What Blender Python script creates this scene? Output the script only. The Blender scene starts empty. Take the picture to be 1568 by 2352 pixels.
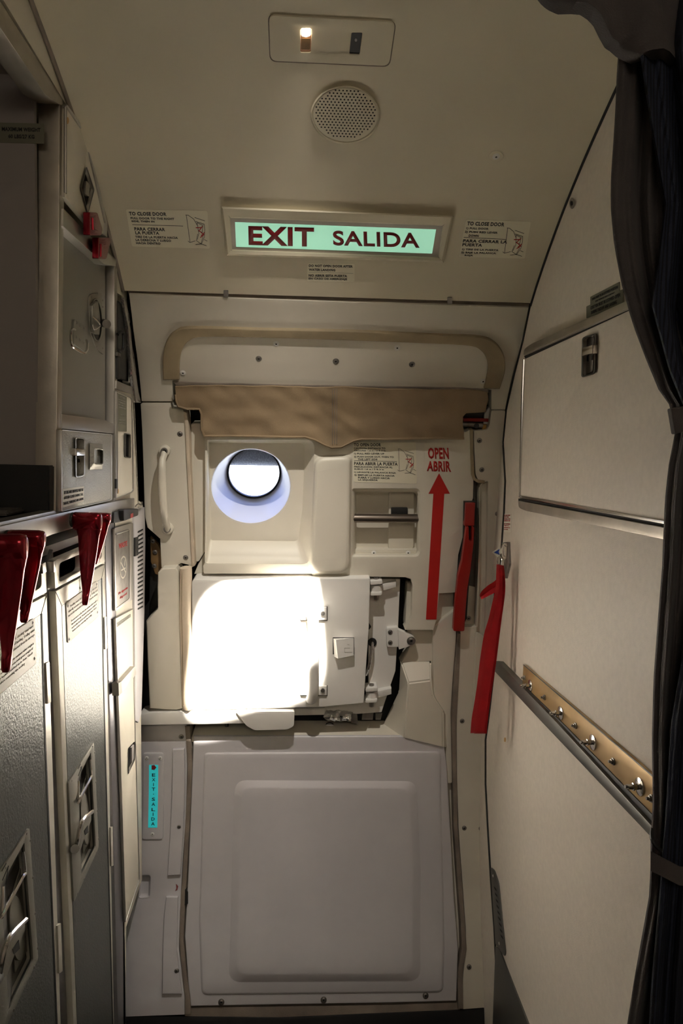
EXPO = 1.95; SPOT = 760.0; AREA = 2.0; WORLD = 1.3; SPILL = .0175; HALO = .37; BEAM_T = (594, 1468); BEAM_X = .128; BEAM_Y = .0645
import bpy, bmesh, math, random
from mathutils import Vector, Matrix, noise
from bisect import bisect_left
random.seed(4)
W_, H_, F = 1568.0, 2352.0, 1568.0
A, B, HC = 0.45, 0.52, 1.59          # galley face, right wall, eye height (m)
scene = bpy.context.scene
COL = scene.collection
# ---------------------------------------------------------------- camera
Yc = Vector((715-784, 1176-1045, -F)).normalized()
Xc = Vector((1, -0.0218, 0)); Xc.z = -(Xc.x*Yc.x+Xc.y*Yc.y)/Yc.z; Xc.normalize()
Zc = Xc.cross(Yc).normalized()
RM = Matrix((Xc, Yc, Zc))            # camera -> world
cd = bpy.data.cameras.new('camera'); cam = bpy.data.objects.new('camera', cd); COL.objects.link(cam)
cd.sensor_fit = 'VERTICAL'; cd.sensor_height = 36; cd.sensor_width = 24; cd.lens = 24
cd.clip_start = 0.02
cam.matrix_world = Matrix.Translation((0, 0, HC)) @ RM.to_4x4()
scene.camera = cam
def ray(px, py): return RM @ Vector(((px-784)/F, (1176-py)/F, -1))
# ---------------------------------------------------------------- surfaces: (u, v, d), d = towards the room
class PlaneX:
    def __init__(s, x, sgn): s.x, s.sgn, s.curved = x, sgn, False
    def inv(s, px, py, d=0):
        r = ray(px, py); t = (s.x+s.sgn*d)/r.x
        return (r.y*t, r.z*t+HC)
    def map(s, u, v, d): return Vector((s.x+s.sgn*d, u, v))
class PlaneY:
    def __init__(s, y): s.y, s.curved = y, False
    def inv(s, px, py, d=0):
        r = ray(px, py); t = (s.y-d)/r.y
        return (r.x*t, r.z*t+HC)
    def map(s, u, v, d): return Vector((u, s.y-d, v))
PROF = [(1.70,-1.75),(1.76,-1.6),(1.81,-1.45),(1.88,-1.25),(1.925,-1.0),(1.935,-0.75),(1.92,-0.5),(1.89,-0.25),(1.855,0.0),(1.82,.14),(1.75,.265),
        (1.655,.375),(1.545,.47),(1.42,.555),(1.28,.63),(1.13,.695),(.93,.76),(.6,.825),(0,.87),(-.8,.87),(-1.6,.80)]
def catmull(P, n=14):
    out = []
    for i in range(len(P)-1):
        p0 = P[max(i-1, 0)]; p1 = P[i]; p2 = P[i+1]; p3 = P[min(i+2, len(P)-1)]
        for k in range(n):
            t = k/n
            out.append(tuple(.5*((2*p1[j])+(p2[j]-p0[j])*t+(2*p0[j]-5*p1[j]+4*p2[j]-p3[j])*t*t+(-p0[j]+3*p1[j]-3*p2[j]+p3[j])*t**3) for j in range(2)))
    out.append(tuple(P[-1])); return out
class Hull:
    def __init__(s):
        s.curved = True; s.P = catmull(PROF); s.S = [0]
        for a, b in zip(s.P, s.P[1:]): s.S.append(s.S[-1]+math.hypot(b[0]-a[0], b[1]-a[1]))
        s.N = []
        for i in range(len(s.P)):
            a = s.P[max(i-1, 0)]; b = s.P[min(i+1, len(s.P)-1)]
            ty, tz = b[0]-a[0], b[1]-a[1]; l = math.hypot(ty, tz)
            s.N.append((-tz/l, ty/l))
        s.cache = {}
    def at(s, v, d):
        v = min(max(v, 0), s.S[-1]-1e-6); i = max(1, bisect_left(s.S, v)); t = (v-s.S[i-1])/(s.S[i]-s.S[i-1])
        p = [s.P[i-1][k]*(1-t)+s.P[i][k]*t for k in (0, 1)]; n = [s.N[i-1][k]*(1-t)+s.N[i][k]*t for k in (0, 1)]
        return p[0]+n[0]*d, p[1]+n[1]*d
    def map(s, u, v, d):
        y, z = s.at(v, d); return Vector((u, y, z+HC))
    def inv(s, px, py, d=0):
        d = round(d, 5)
        if d not in s.cache:
            s.cache[d] = [math.atan2(p[1]+n[1]*d, p[0]+n[0]*d) for p, n in zip(s.P, s.N)]
        ang = s.cache[d]; r = ray(px, py); a = math.atan2(r.z, r.y)
        i = min(max(1, bisect_left(ang, a)), len(ang)-1)
        t = (a-ang[i-1])/(ang[i]-ang[i-1]); v = s.S[i-1]+(s.S[i]-s.S[i-1])*t
        y, z = s.at(v, d); k = math.hypot(y, z)/math.hypot(r.y, r.z)
        return (r.x*k, v)
L, R, Q = PlaneX(-A, 1), PlaneX(B, -1), Hull()
# ---------------------------------------------------------------- materials
def mat(name, col, rough=.5, metal=0, bump=0, bscale=200, var=.0, vscale=6, emit=None, es=0, coat=0, stripes=None, trans=0, sheen=0, brushed=None, spec=.5):
    m = bpy.data.materials.new(name); m.use_nodes = True; nt = m.node_tree; N = nt.nodes; K = nt.links
    p = N['Principled BSDF']; p.inputs['Base Color'].default_value = (*col, 1); p.inputs['Roughness'].default_value = rough
    p.inputs['Metallic'].default_value = metal; p.inputs['Coat Weight'].default_value = coat
    p.inputs['Transmission Weight'].default_value = trans; p.inputs['Sheen Weight'].default_value = sheen
    p.inputs['Specular IOR Level'].default_value = spec
    if emit: p.inputs['Emission Color'].default_value = (*emit, 1); p.inputs['Emission Strength'].default_value = es
    tc = N.new('ShaderNodeTexCoord'); src = tc.outputs['Object']
    if brushed:
        mp = N.new('ShaderNodeMapping'); mp.inputs['Scale'].default_value = brushed; K.new(src, mp.inputs[0]); src = mp.outputs[0]
    if var:
        n = N.new('ShaderNodeTexNoise'); n.inputs['Scale'].default_value = vscale; n.inputs['Detail'].default_value = 5; K.new(src, n.inputs[0])
        r = N.new('ShaderNodeValToRGB'); r.color_ramp.elements[0].position = .3; r.color_ramp.elements[1].position = .72
        r.color_ramp.elements[0].color = (*[c*(1-var) for c in col], 1); r.color_ramp.elements[1].color = (*[min(1, c*(1+var*.6)) for c in col], 1)
        K.new(n.outputs['Fac'], r.inputs[0]); K.new(r.outputs[0], p.inputs['Base Color'])
    if stripes:
        w = N.new('ShaderNodeTexWave'); w.inputs['Scale'].default_value = stripes[0]; w.inputs['Distortion'].default_value = .4; K.new(tc.outputs['Object'], w.inputs[0])
        r = N.new('ShaderNodeValToRGB'); r.color_ramp.elements[0].position = .55; r.color_ramp.elements[1].position = .8
        r.color_ramp.elements[0].color = (*col, 1); r.color_ramp.elements[1].color = (*stripes[1], 1)
        K.new(w.outputs['Color'], r.inputs[0]); K.new(r.outputs[0], p.inputs['Base Color'])
    if bump:
        n = N.new('ShaderNodeTexNoise'); n.inputs['Scale'].default_value = bscale; n.inputs['Detail'].default_value = 3; K.new(src, n.inputs[0])
        b = N.new('ShaderNodeBump'); b.inputs['Strength'].default_value = bump; b.inputs['Distance'].default_value = .002
        K.new(n.outputs['Fac'], b.inputs['Height']); K.new(b.outputs[0], p.inputs['Normal'])
    return m
M = {
 'ceiling': mat('ceiling_cream', (.66,.60,.455), .55, var=.05, vscale=3, bump=.05, bscale=300),
 'cream': mat('door_cream', (.69,.645,.545), .42, var=.04, vscale=4, bump=.04, bscale=250),
 'white': mat('white_enamel', (.76,.74,.70), .35, var=.03),
 'lower': mat('lower_panel_grey', (.58,.56,.575), .45, var=.06, vscale=4, bump=.05, bscale=250),
 'laminate': mat('wall_laminate', (.75,.68,.59), .55, var=.05, vscale=90, bump=.25, bscale=420),
 'metal': mat('brushed_aluminium', (.50,.48,.45), .36, metal=.9, var=.12, vscale=8, bump=.05, brushed=(1,1,.15)),
 'metal_warm': mat('worn_aluminium', (.48,.44,.38), .38, metal=.85, var=.2, vscale=14, bump=.08),
 'silver': mat('hammered_silver_paint', (.46,.45,.41), .42, metal=.6, bump=.5, bscale=260, var=.05, vscale=20),
 'tpanel': mat('dark_trolley_paint', (.13,.135,.13), .36, metal=.75, bump=.4, bscale=260, var=.05, vscale=20),
 'silver2': mat('box_silver', (.30,.29,.255), .42, metal=.6, bump=.12, bscale=240, var=.05),
 'mauve': mat('grey_mauve_panel', (.30,.27,.26), .5, var=.05),
 'dark_metal': mat('dark_anodised', (.13,.125,.115), .4, metal=.7, var=.1),
 'post': mat('grey_post', (.30,.29,.31), .35, metal=.8, var=.15, vscale=10, brushed=(1,1,.2)),
 'tframe': mat('trolley_frame', (.62,.59,.52), .38, metal=.5, var=.06),
 'chrome': mat('chrome', (.72,.70,.68), .16, metal=1),
 'steel': mat('dull_steel', (.32,.30,.28), .4, metal=.9, var=.2, vscale=60),
 'bronze': mat('bronze_tube', (.24,.20,.17), .28, metal=.9, var=.1),
 'black': mat('black_gap', (.006,.006,.006), .7),
 'bplastic': mat('black_plastic', (.016,.016,.016), .5, var=.1),
 'olive': mat('olive_placard', (.16,.155,.11), .5, var=.06),
 'redlatch': mat('red_anodised', (.30,.003,.016), .2, metal=.75, coat=.5, var=.1, vscale=20),
 'redpaint': mat('red_lever_paint', (.33,.010,.007), .4, var=.1, coat=.2),
 'redink': mat('red_ink', (.48,.008,.006), .5, var=.05),
 'darkred': mat('sign_red', (.24,.01,.015), .5, var=.05),
 'strap': mat('red_webbing', (.55,.004,.010), .75, var=.12, vscale=30, bump=.4, bscale=500, sheen=.2),
 'canvas': mat('brown_canvas', (.27,.19,.108), .8, var=.18, vscale=12, bump=.5, bscale=600),
 'gasket': mat('beige_gasket', (.36,.285,.175), .75, var=.3, vscale=7, bump=.3, bscale=400),
 'seal': mat('worn_seal', (.25,.205,.165), .8, var=.35, vscale=12, bump=.4, bscale=300),
 'peach': mat('padded_vinyl', (.60,.50,.38), .6, var=.15, vscale=12, bump=.2, bscale=200),
 'ink': mat('black_ink', (.015,.015,.018), .6),
 'faintink': mat('faint_ink', (.50,.47,.40), .6),
 'greyink': mat('grey_ink', (.33,.31,.26), .6),
 'sticker': mat('placard_film', (.76,.71,.55), .4, var=.04),
 'stickerw': mat('white_placard', (.80,.76,.66), .45, var=.03),
 'blueink': mat('blue_ink', (.02,.07,.4), .5),
 'signgreen': mat('sign_green', (.40,.75,.56), .4, emit=(.38,.80,.56), es=.16),
 'teal': mat('marker_teal', (.04,.55,.58), .4, emit=(.03,.60,.62), es=.09),
 'cgrey': mat('curtain_lining', (.085,.074,.075), .9, var=.15, vscale=25, bump=.4, bscale=500, sheen=.1),
 'cblue': mat('curtain_pinstripe', (.020,.026,.050), .9, stripes=(60, (.006,.007,.015)), bump=.4, bscale=500),
 'wood': mat('tan_plate', (.50,.33,.14), .32, metal=.35, var=.35, vscale=9, coat=.3),
 'carpet': mat('dark_carpet', (.035,.032,.028), .95, var=.3, vscale=60, bump=.8, bscale=500),
 'wine': mat('scuff', (.2,.03,.03), .7),
 'orange': mat('orange_dot', (.55,.30,.08), .5),
 'foil': mat('foil', (.6,.6,.6), .25, metal=1, bump=1, bscale=80),
 'tunnel': mat('window_tunnel_white', (.72,.74,.80), .4, var=.03),
 'rust': mat('primer_bracket', (.22,.13,.05), .6, var=.4, vscale=20),
 'skin': mat('hull_insulation', (.03,.03,.028), .8, var=.2),
}
# ---------------------------------------------------------------- objects
def link(o): COL.objects.link(o); return o
def tag(o, label=None, cat=None, group=None, kind=None):
    if label: o['label'] = label
    if cat: o['category'] = cat
    if group: o['group'] = group
    if kind: o['kind'] = kind
    return o
def thing(name, label=None, cat=None, group=None, kind=None):
    o = link(bpy.data.objects.new(name, None)); o.empty_display_size = .05
    return tag(o, label, cat, group, kind)
def ob(name, bm, m, parent=None, ang=32, label=None):
    me = bpy.data.meshes.new(name)
    bmesh.ops.recalc_face_normals(bm, faces=bm.faces)
    bm.to_mesh(me); bm.free()
    for k in (m if isinstance(m, (list, tuple)) else [m]): me.materials.append(M[k])
    if ang:
        me.polygons.foreach_set('use_smooth', [True]*len(me.polygons)); me.set_sharp_from_angle(angle=math.radians(ang))
    o = link(bpy.data.objects.new(name, me))
    if parent: o.parent = parent
    if label: o['label'] = label
    return o
# ---------------------------------------------------------------- 2-D helpers (pixel outlines)
def rnd(P, r, n=5):
    out = []; N = len(P); rr = r if isinstance(r, (list, tuple)) else [r]*N
    for i in range(N):
        p = Vector(P[i]); a = Vector(P[i-1]); b = Vector(P[(i+1) % N]); k = rr[i]
        if k <= 0: out.append(tuple(p)); continue
        da = (a-p); db = (b-p); ra = min(k, da.length*.48); rb = min(k, db.length*.48)
        q0 = p+da.normalized()*ra; q1 = p+db.normalized()*rb
        for j in range(n+1):
            t = j/n; out.append(tuple(q0*(1-t)**2+p*2*t*(1-t)+q1*t*t))
    return out
def ell(cx, cy, rx, ry, n=40, rot=0):
    c, s = math.cos(rot), math.sin(rot)
    return [(cx+rx*math.cos(t)*c-ry*math.sin(t)*s, cy+rx*math.cos(t)*s+ry*math.sin(t)*c) for t in [2*math.pi*i/n for i in range(n)]]
def rect(x0, y0, x1, y1): return [(x0,y0),(x1,y0),(x1,y1),(x0,y1)]
def shr(P, k):                       # shrink about centroid by k pixels
    c = Vector((sum(p[0] for p in P)/len(P), sum(p[1] for p in P)/len(P)))
    w = max(p[0] for p in P)-min(p[0] for p in P); h = max(p[1] for p in P)-min(p[1] for p in P)
    return [(c.x+(p[0]-c.x)*(1-2*k/w), c.y+(p[1]-c.y)*(1-2*k/h)) for p in P]
def dense(P, step=40, closed=True):
    out = []; N = len(P)
    for i in range(N if closed else N-1):
        a, b = P[i], P[(i+1) % N]; n = max(1, int(math.hypot(b[0]-a[0], b[1]-a[1])/step))
        out += [(a[0]+(b[0]-a[0])*k/n, a[1]+(b[1]-a[1])*k/n) for k in range(n)]
    if not closed: out.append(P[-1])
    return out
def finish(S, bm, cut=.05):
    if S.curved:
        bmesh.ops.triangulate(bm, faces=[f for f in bm.faces if len(f.verts) > 4])
        vs = [v.co.y for v in bm.verts]; a, b = min(vs), max(vs)
        k = math.floor(a/cut)+1
        while k*cut < b:
            bmesh.ops.bisect_plane(bm, geom=bm.verts[:]+bm.edges[:]+bm.faces[:], plane_co=(0, k*cut, 0), plane_no=(0, 1, 0)); k += 1
    for v in bm.verts: v.co = S.map(*v.co)
    return bm
def plate(S, out, d1, d0, holes=(), bev=0, seg=2, ref=None, uv=False, cut=.05):
    """solid slab: front outline at depth d1, back at d0 (d grows towards the room)"""
    bm = bmesh.new(); ref = d1 if ref is None else ref; es = []
    for Lp in [out]+list(holes):
        vs = [bm.verts.new((*(p if uv else S.inv(p[0], p[1], ref)), d1)) for p in Lp]
        es += [bm.edges.new((vs[i], vs[(i+1) % len(vs)])) for i in range(len(vs))]
    if holes: bmesh.ops.triangle_fill(bm, edges=es, use_beauty=True, use_dissolve=False)
    else: bm.faces.new(bm.verts[:])
    rim = set(es)
    g = bmesh.ops.extrude_face_region(bm, geom=bm.faces[:])
    for v in g['geom']:
        if isinstance(v, bmesh.types.BMVert): v.co.z = d0
    bmesh.ops.recalc_face_normals(bm, faces=bm.faces)
    if bev:
        rim = [e for e in bm.edges if abs(e.verts[0].co.z-d1) < 1e-7 and abs(e.verts[1].co.z-d1) < 1e-7 and any(abs(f.normal.z) < .3 for f in e.link_faces)]
        bmesh.ops.bevel(bm, geom=rim, offset=bev, segments=seg, profile=.6, affect='EDGES', clamp_overlap=True)
    return finish(S, bm, cut)
def loft(S, rings, cap0=False, cap1=True, uv=False, cut=.05):
    bm = bmesh.new(); prev = None
    for k, (P, d) in enumerate(rings):
        cur = [bm.verts.new((*(p if uv else S.inv(p[0], p[1], d)), d)) for p in P]
        if prev:
            n = len(cur)
            for i in range(n): bm.faces.new((prev[i], prev[(i+1) % n], cur[(i+1) % n], cur[i]))
        if (k == 0 and cap0) or (k == len(rings)-1 and cap1): bm.faces.new(cur)
        prev = cur
    return finish(S, bm, cut)
def join(a, b):
    me = bpy.data.meshes.new('tmp'); b.to_mesh(me); b.free(); a.from_mesh(me); bpy.data.meshes.remove(me); return a
def joinall(*L_):
    a = L_[0]
    for b in L_[1:]: join(a, b)
    return a
def setmat(bm, i):
    for f in bm.faces: f.material_index = i
    return bm
def box(x0, x1, y0, y1, z0, z1, bev=0, seg=2):
    bm = bmesh.new(); bmesh.ops.create_cube(bm, size=1)
    for v in bm.verts: v.co = Vector(((x0+x1)/2+v.co.x*(x1-x0), (y0+y1)/2+v.co.y*(y1-y0), (z0+z1)/2+v.co.z*(z1-z0)))
    if bev: bmesh.ops.bevel(bm, geom=bm.edges[:], offset=bev, segments=seg, affect='EDGES', clamp_overlap=True)
    return bm
def tube(P, r, n=10, closed=False, flat=1.0):
    P = [Vector(p) for p in P]; bm = bmesh.new(); rings = []; N = len(P); up = None
    rr = r if isinstance(r, (list, tuple)) else [r]*N
    for i in range(N):
        t = (P[(i+1) % N]-P[i-1]) if closed else (P[min(i+1, N-1)]-P[max(i-1, 0)])
        t.normalize()
        if up is None: up = Vector((0, 0, 1)) if abs(t.z) < .9 else Vector((1, 0, 0))
        a = t.cross(up).normalized(); up = a.cross(t).normalized()
        rings.append([bm.verts.new(P[i]+(a*math.cos(q)*rr[i]*flat+up*math.sin(q)*rr[i])) for q in [2*math.pi*k/n for k in range(n)]])
    for i in range(N if closed else N-1):
        A_, B_ = rings[i], rings[(i+1) % N]
        for k in range(n): bm.faces.new((A_[k], A_[(k+1) % n], B_[(k+1) % n], B_[k]))
    if not closed: bm.faces.new(rings[0]); bm.faces.new(rings[-1])
    return bm
def smooth(P, n=6):
    P = [Vector(p) for p in P]; out = []
    for i in range(len(P)-1):
        p0 = P[max(i-1, 0)]; p1 = P[i]; p2 = P[i+1]; p3 = P[min(i+2, len(P)-1)]
        for k in range(n):
            t = k/n; out.append(.5*((2*p1)+(p2-p0)*t+(2*p0-5*p1+4*p2-p3)*t*t+(-p0+3*p1-3*p2+p3)*t**3))
    out.append(P[-1]); return out
def pt(S, px, py, d=0): return S.map(*S.inv(px, py, d), d)
def band(P, w):                      # centre line -> closed outline of width w (pixels; w may be a list)
    n = len(P); ww = w if isinstance(w, (list, tuple)) else [w]*n; a = []; b = []
    for i in range(n):
        t = Vector(P[min(i+1, n-1)])-Vector(P[max(i-1, 0)]); t.normalize(); m = Vector((-t.y, t.x))*ww[i]/2
        a.append(tuple(Vector(P[i])+m)); b.append(tuple(Vector(P[i])-m))
    return a+b[::-1]
# screws: shared meshes, one object each
def make_screw(dark):
    bm = bmesh.new(); n = 16; prof = [(1.35,0),(1.3,.12),(1.05,.16),(1.0,.30),(.8,.42),(.42,.44),(.36,.20)]
    rings = [[bm.verts.new((r*math.cos(2*math.pi*k/n), r*math.sin(2*math.pi*k/n), h)) for k in range(n)] for r, h in prof]
    for a, b in zip(rings, rings[1:]):
        for k in range(n): bm.faces.new((a[k], a[(k+1) % n], b[(k+1) % n], b[k]))
    f = bm.faces.new(rings[-1]); f.material_index = 1
    me = bpy.data.meshes.new('screw'); bm.to_mesh(me); bm.free(); me.materials.append(M['steel' if dark else 'white']); me.materials.append(M['black'])
    me.polygons.foreach_set('use_smooth', [True]*len(me.polygons)); me.set_sharp_from_angle(angle=.6)
    return me
SCREW = {True: make_screw(True), False: make_screw(False)}
def screw(S, px, py, parent, d=0, r=.0045, dark=True, name='screw'):
    u, v = S.inv(px, py, d); c = S.map(u, v, d); du = (S.map(u+1e-3, v, d)-c).normalized(); n = (S.map(u, v, d+1e-3)-c).normalized(); w = n.cross(du)
    o = link(bpy.data.objects.new(name, SCREW[dark])); o.parent = parent
    m = Matrix((du*r, w*r, n*r)).transposed().to_4x4(); m.translation = c; o.matrix_local = m
    return o
# lettering
def text_bm(s, bold=.0, res=2):
    c = bpy.data.curves.new('t', 'FONT'); c.body = s; c.resolution_u = res; c.offset = bold; c.space_character = 1.06
    o = bpy.data.objects.new('t', c); COL.objects.link(o); dg = bpy.context.evaluated_depsgraph_get(); dg.update()
    me = bpy.data.meshes.new_from_object(o.evaluated_get(dg)); bm = bmesh.new(); bm.from_mesh(me)
    bpy.data.objects.remove(o); bpy.data.curves.remove(c); bpy.data.meshes.remove(me)
    xs = [v.co.x for v in bm.verts]; ys = [v.co.y for v in bm.verts]
    x0, x1, y0, y1 = min(xs), max(xs), min(ys), max(ys)
    asp = (x1-x0)/max(1e-6, (y1-y0))
    for v in bm.verts: v.co = Vector(((v.co.x-x0)/(x1-x0), (y1-v.co.y)/(y1-y0), 0))
    return bm, asp
def quadmap(S, quad, d):
    c = [Vector(S.inv(q[0], q[1], d)) for q in quad]
    return lambda x, y: (c[0]*(1-x)*(1-y)+c[1]*x*(1-y)+c[2]*x*y+c[3]*(1-x)*y)
def lettering(S, quad, lines, d, bold=.0, th=.0004, res=2):
    fm = quadmap(S, quad, d); a = bmesh.new()
    o = fm(0, 0); wq = (fm(1, 0)-o).length; hq = (fm(0, 1)-o).length
    for s, x0, x1, y0, y1 in lines:
        bm, asp = text_bm(s, bold, res)
        if x1 is None: x1 = min(x0+asp*(y1-y0)*hq/wq, .99)
        g = bmesh.ops.extrude_face_region(bm, geom=bm.faces[:])
        for v in g['geom']:
            if isinstance(v, bmesh.types.BMVert): v.co.z = 1
        for v in bm.verts:
            p = fm(x0+(x1-x0)*v.co.x, y0+(y1-y0)*v.co.y); v.co = S.map(p.x, p.y, d+(th if v.co.z > .5 else -.0002))
        join(a, bm)
    return a
def strokes(S, quad, paths, w, d, th=.0004):
    """thin line drawing in the normalised frame of a quad; w in metres"""
    fm = quadmap(S, quad, d); a = bmesh.new()
    for P in paths:
        for p, q in zip(P, P[1:]):
            p_, q_ = fm(*p), fm(*q); t = (q_-p_)
            if t.length < 1e-6: continue
            t.normalize(); m = Vector((-t.y, t.x))*w/2; e = t*w*.3
            c = [S.map(*(x+0*m), dd) for dd in (d-.0002, d+th) for x in (p_-e+m, q_+e+m, q_+e-m, p_-e-m)]
            vs = [a.verts.new(k) for k in c]
            for f in ((0,1,2,3),(4,5,6,7),(0,1,5,4),(1,2,6,5),(2,3,7,6),(3,0,4,7)): a.faces.new([vs[i] for i in f])
    return a
def placard(name, S, quad, d, lines, label, cat, m='sticker', ink='ink', bold=.03, r=4, th=.0008, group=None):
    t = thing(name, label, cat, group)
    ob('film', plate(S, rnd(quad, r, 3), d+th, d-.0005), m, t)
    if lines: ob('lettering', lettering(S, quad, lines, d+th, bold), ink, t, ang=0)
    return t
# ================================================================ SHELL
def struct(name, bm, m, parent=None, label=None, ang=32):
    o = ob(name, bm, m, parent, ang, label)
    if not parent: o['kind'] = 'structure'
    return o
ST = Q.S[-1]
def vz(z):                            # arc position of a (relative) height on the lower/mid hull
    for i, p in enumerate(Q.P):
        if p[1] >= z: return Q.S[i]
struct('floor', box(-1.25, .70, -1.7, 2.3, -.04, 0), 'carpet')
struct('wall_front', box(-1.25, .70, -1.72, -1.66, 0, 2.75), 'cream')
struct('wall_left', box(-1.27, -1.2, -1.7, 2.4, 0, 2.75), 'mauve')
WIN_C, WD = (576, 1116), -.045
glass = ell(583, 1086, 59, 55.5, 48)
# outer skin behind everything, with the window opening
struct('wall_back', plate(Q, [(-1.25, vz(-1.67)), (.56, vz(-1.67)), (.56, ST-.01), (-1.25, ST-.01)], -.20, -.22,
       holes=[[Q.inv(x, y, -.20) for x, y in glass]], uv=True), 'skin')
# curved overhead lining
vs_ = Q.inv(700, 680, 0)[1]
cl = Q.inv(291, 668, 0); cr = Q.inv(1215, 696, 0)
struct('ceiling', plate(Q, [(-A-.004, cl[1]), (B, cr[1]), (B, ST-.001), (-A-.004, ST-.001)], 0, -.03, uv=True, cut=.04), 'ceiling')
struct('ceiling', plate(Q, [(-1.25, cl[1]-.1), (-A-.006, cl[1]-.1), (-A-.006, ST-.001), (-1.25, ST-.001)], -.002, -.03, uv=True, cut=.08), 'ceiling')
# right wall slab follows the hull
rw = [(y, z+HC) for y, z in Q.P if z > -1.45]
bm = bmesh.new(); pts = [(-1.7, 0)]+[(p[0]+.005, p[1]) for p in rw if p[0] > -1.55]
pts = [(-1.68, 0)]+[(p.y, p.z) for p in [Q.map(0, v, -.21) for v in [Q.S[i] for i in range(0, len(Q.S), 3)]] if p.z > -.05 and p.y > -1.66]+[(-1.68, HC+1.0)]
struct('wall_right', plate(R, pts, 0, -.03, uv=True), 'laminate')
# dark joints where the lining meets the galley and the right wall
vv = [cl[1]+(ST-.3-cl[1])*k/60 for k in range(61)]
struct('trim_10', tube([Q.map(-A+.001, v, .001) for v in vv], .0042, 8), 'seal')
struct('trim_12', tube([Q.map(B-.001, v, .001) for v in vv], .0032, 8), 'black')
struct('trim_11', plate(R, band([(1217,697),(1200,780),(1180,858),(1161,941),(1154,1016),(1159,1105),(1156,1180),(1151,1250),(1144,1400),(1136,1520),(1122,1640),(1114,1700),(1114,1800),(1119,1900),(1126,2020),(1134,2130),(1139,2240),(1143,2312)], [3]*18), .0015, -.004), 'black')
# ---- seam between lining and door surround
seam = [(293,668),(520,675),(800,684),(1035,691),(1216,697),(1214,706),(1035,701),(800,694),(520,684),(295,676)]
t1 = struct('trim_1', plate(Q, seam, -.006, -.03, bev=.001), 'seal')
for x, y in ((519,676),(1033,692)): ob('clip', plate(Q, rnd(rect(x-6, y-8, x+5, y+7), 2), .003, -.01, bev=.001), 'steel', t1)
# ---- door surround, head piece
head = [(296,676),(520,684),(800,694),(1035,701),(1214,707),(1200,780),(1180,850),(1160,941),(1128,941),(1128,896),(1060,891),(800,886),(500,880),(408,876),(396,876),(396,922),(325,922),(318,850),(306,760)]
t2 = struct('trim_2', plate(Q, dense(head, 60), 0, -.05, bev=.002), 'cream')
# soft crease in head piece
arc_o = [(374,873),(373,822),(382,784),(402,762),(440,753),(600,757),(800,761),(1000,770),(1098,774),(1134,786),(1156,814),(1160,852),(1148,894)]
arc_i = [(1112,893),(1121,850),(1117,824),(1104,806),(1080,796),(1000,791),(800,783),(600,777),(470,775),(436,783),(419,802),(412,830),(411,873)]
so = [tuple(p)[:2] for p in smooth([(x, y, 0) for x, y in arc_o], 5)]; si = [tuple(p)[:2] for p in smooth([(x, y, 0) for x, y in arc_i], 5)]
ga = struct('trim_3', plate(Q, so+si, .010, -.004, bev=.005, seg=3), 'gasket')
for x, y, r in ((594,824,.0058),(771,830,.0062),(946,837,.006)): screw(Q, x, y, t2, 0, r, True)
for x, y in ((634,790),(912,799),(420,857),(1109,876)): screw(Q, x, y, t2, 0, .006, False)
# fuzzy strip above the canvas
ob('edge_strip', plate(Q, dense([(396,876),(500,880),(800,886),(1060,891),(1122,895),(1122,903),(1060,899),(800,894),(500,889),(404,886)], 30), .004, -.05, bev=.002), 'seal', t2)
# ---- left post
lp = [(322,929),(326,926),(392,926),(395,938),(420,941),(429,949),(436,1060),(447,1300),(437,1306),(432,1298),(416,1294),(400,1304),(370,1304),(367,1238),(338,1212),(333,1190),(331,1159)]
t4 = struct('trim_4', plate(Q, lp, 0, -.05, bev=.004), 'cream')
ob('cloth_edge', plate(Q, [(420,944),(429,948),(433,975),(436,1060),(442,1180),(447,1300),(440,1302),(434,1180),(428,1060),(424,975)], .006, -.03, bev=.003), 'peach', t4)
for x, y in ((413,997),(426,1281)): screw(Q, x, y, t4, 0, .0055, True)
# ---- right post
rp = [(1128,943),(1160,943),(1157,975),(1153,1016),(1156,1060),(1159,1105),(1156,1180),(1151,1250),(1144,1400),(1135,1520),(1122,1640),(1113,1700),(1113,1800),(1118,1900),(1125,2020),(1133,2130),(1138,2240),(1142,2312),
      (1062,2318),(1060,2280),(1067,2200),(1070,2140),(1063,2040),(1053,1900),(1049,1760),(1048,1650),(1053,1560),(1057,1460),(1060,1440),(1097,1440),(1100,1340),(1100,1120),(1113,1107),(1098,1103),(1092,1090),(1089,1040),(1088,990),(1118,988),(1124,978)]
chan = rnd([(1102,1112),(1121,1104),(1118,1300),(1112,1480),(1092,1492),(1095,1380),(1100,1240)], 5, 3)
t5 = struct('trim_5', plate(Q, dense(rnd(rp, 3, 2), 80), 0, -.05, holes=[chan], bev=.003), 'cream')
ob('channel', loft(Q, [(chan, .0005), (shr(chan, 4), -.012)], cap1=True), 'cream', t5)
ob('seal_strip', plate(Q, band([(1083,987),(1084,1040),(1086,1090),(1090,1101),(1098,1106),(1113,1108)], 7), .007, -.02, bev=.002), 'gasket', t5)
low_pad = rnd([(1094,1452),(1112,1462),(1109,1640),(1086,1640),(1090,1540)], 6, 3)
ob('pad', plate(Q, low_pad, .008, -.002, bev=.004), 'cream', t5)
for x, y in ((1101,1012),(1106,1079),(1142,1180),(1076,1420),(1061,1656),(1066,1902),(1104,1903),(1077,2221)): screw(Q, x, y, t5, 0, .0052, True)
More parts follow.
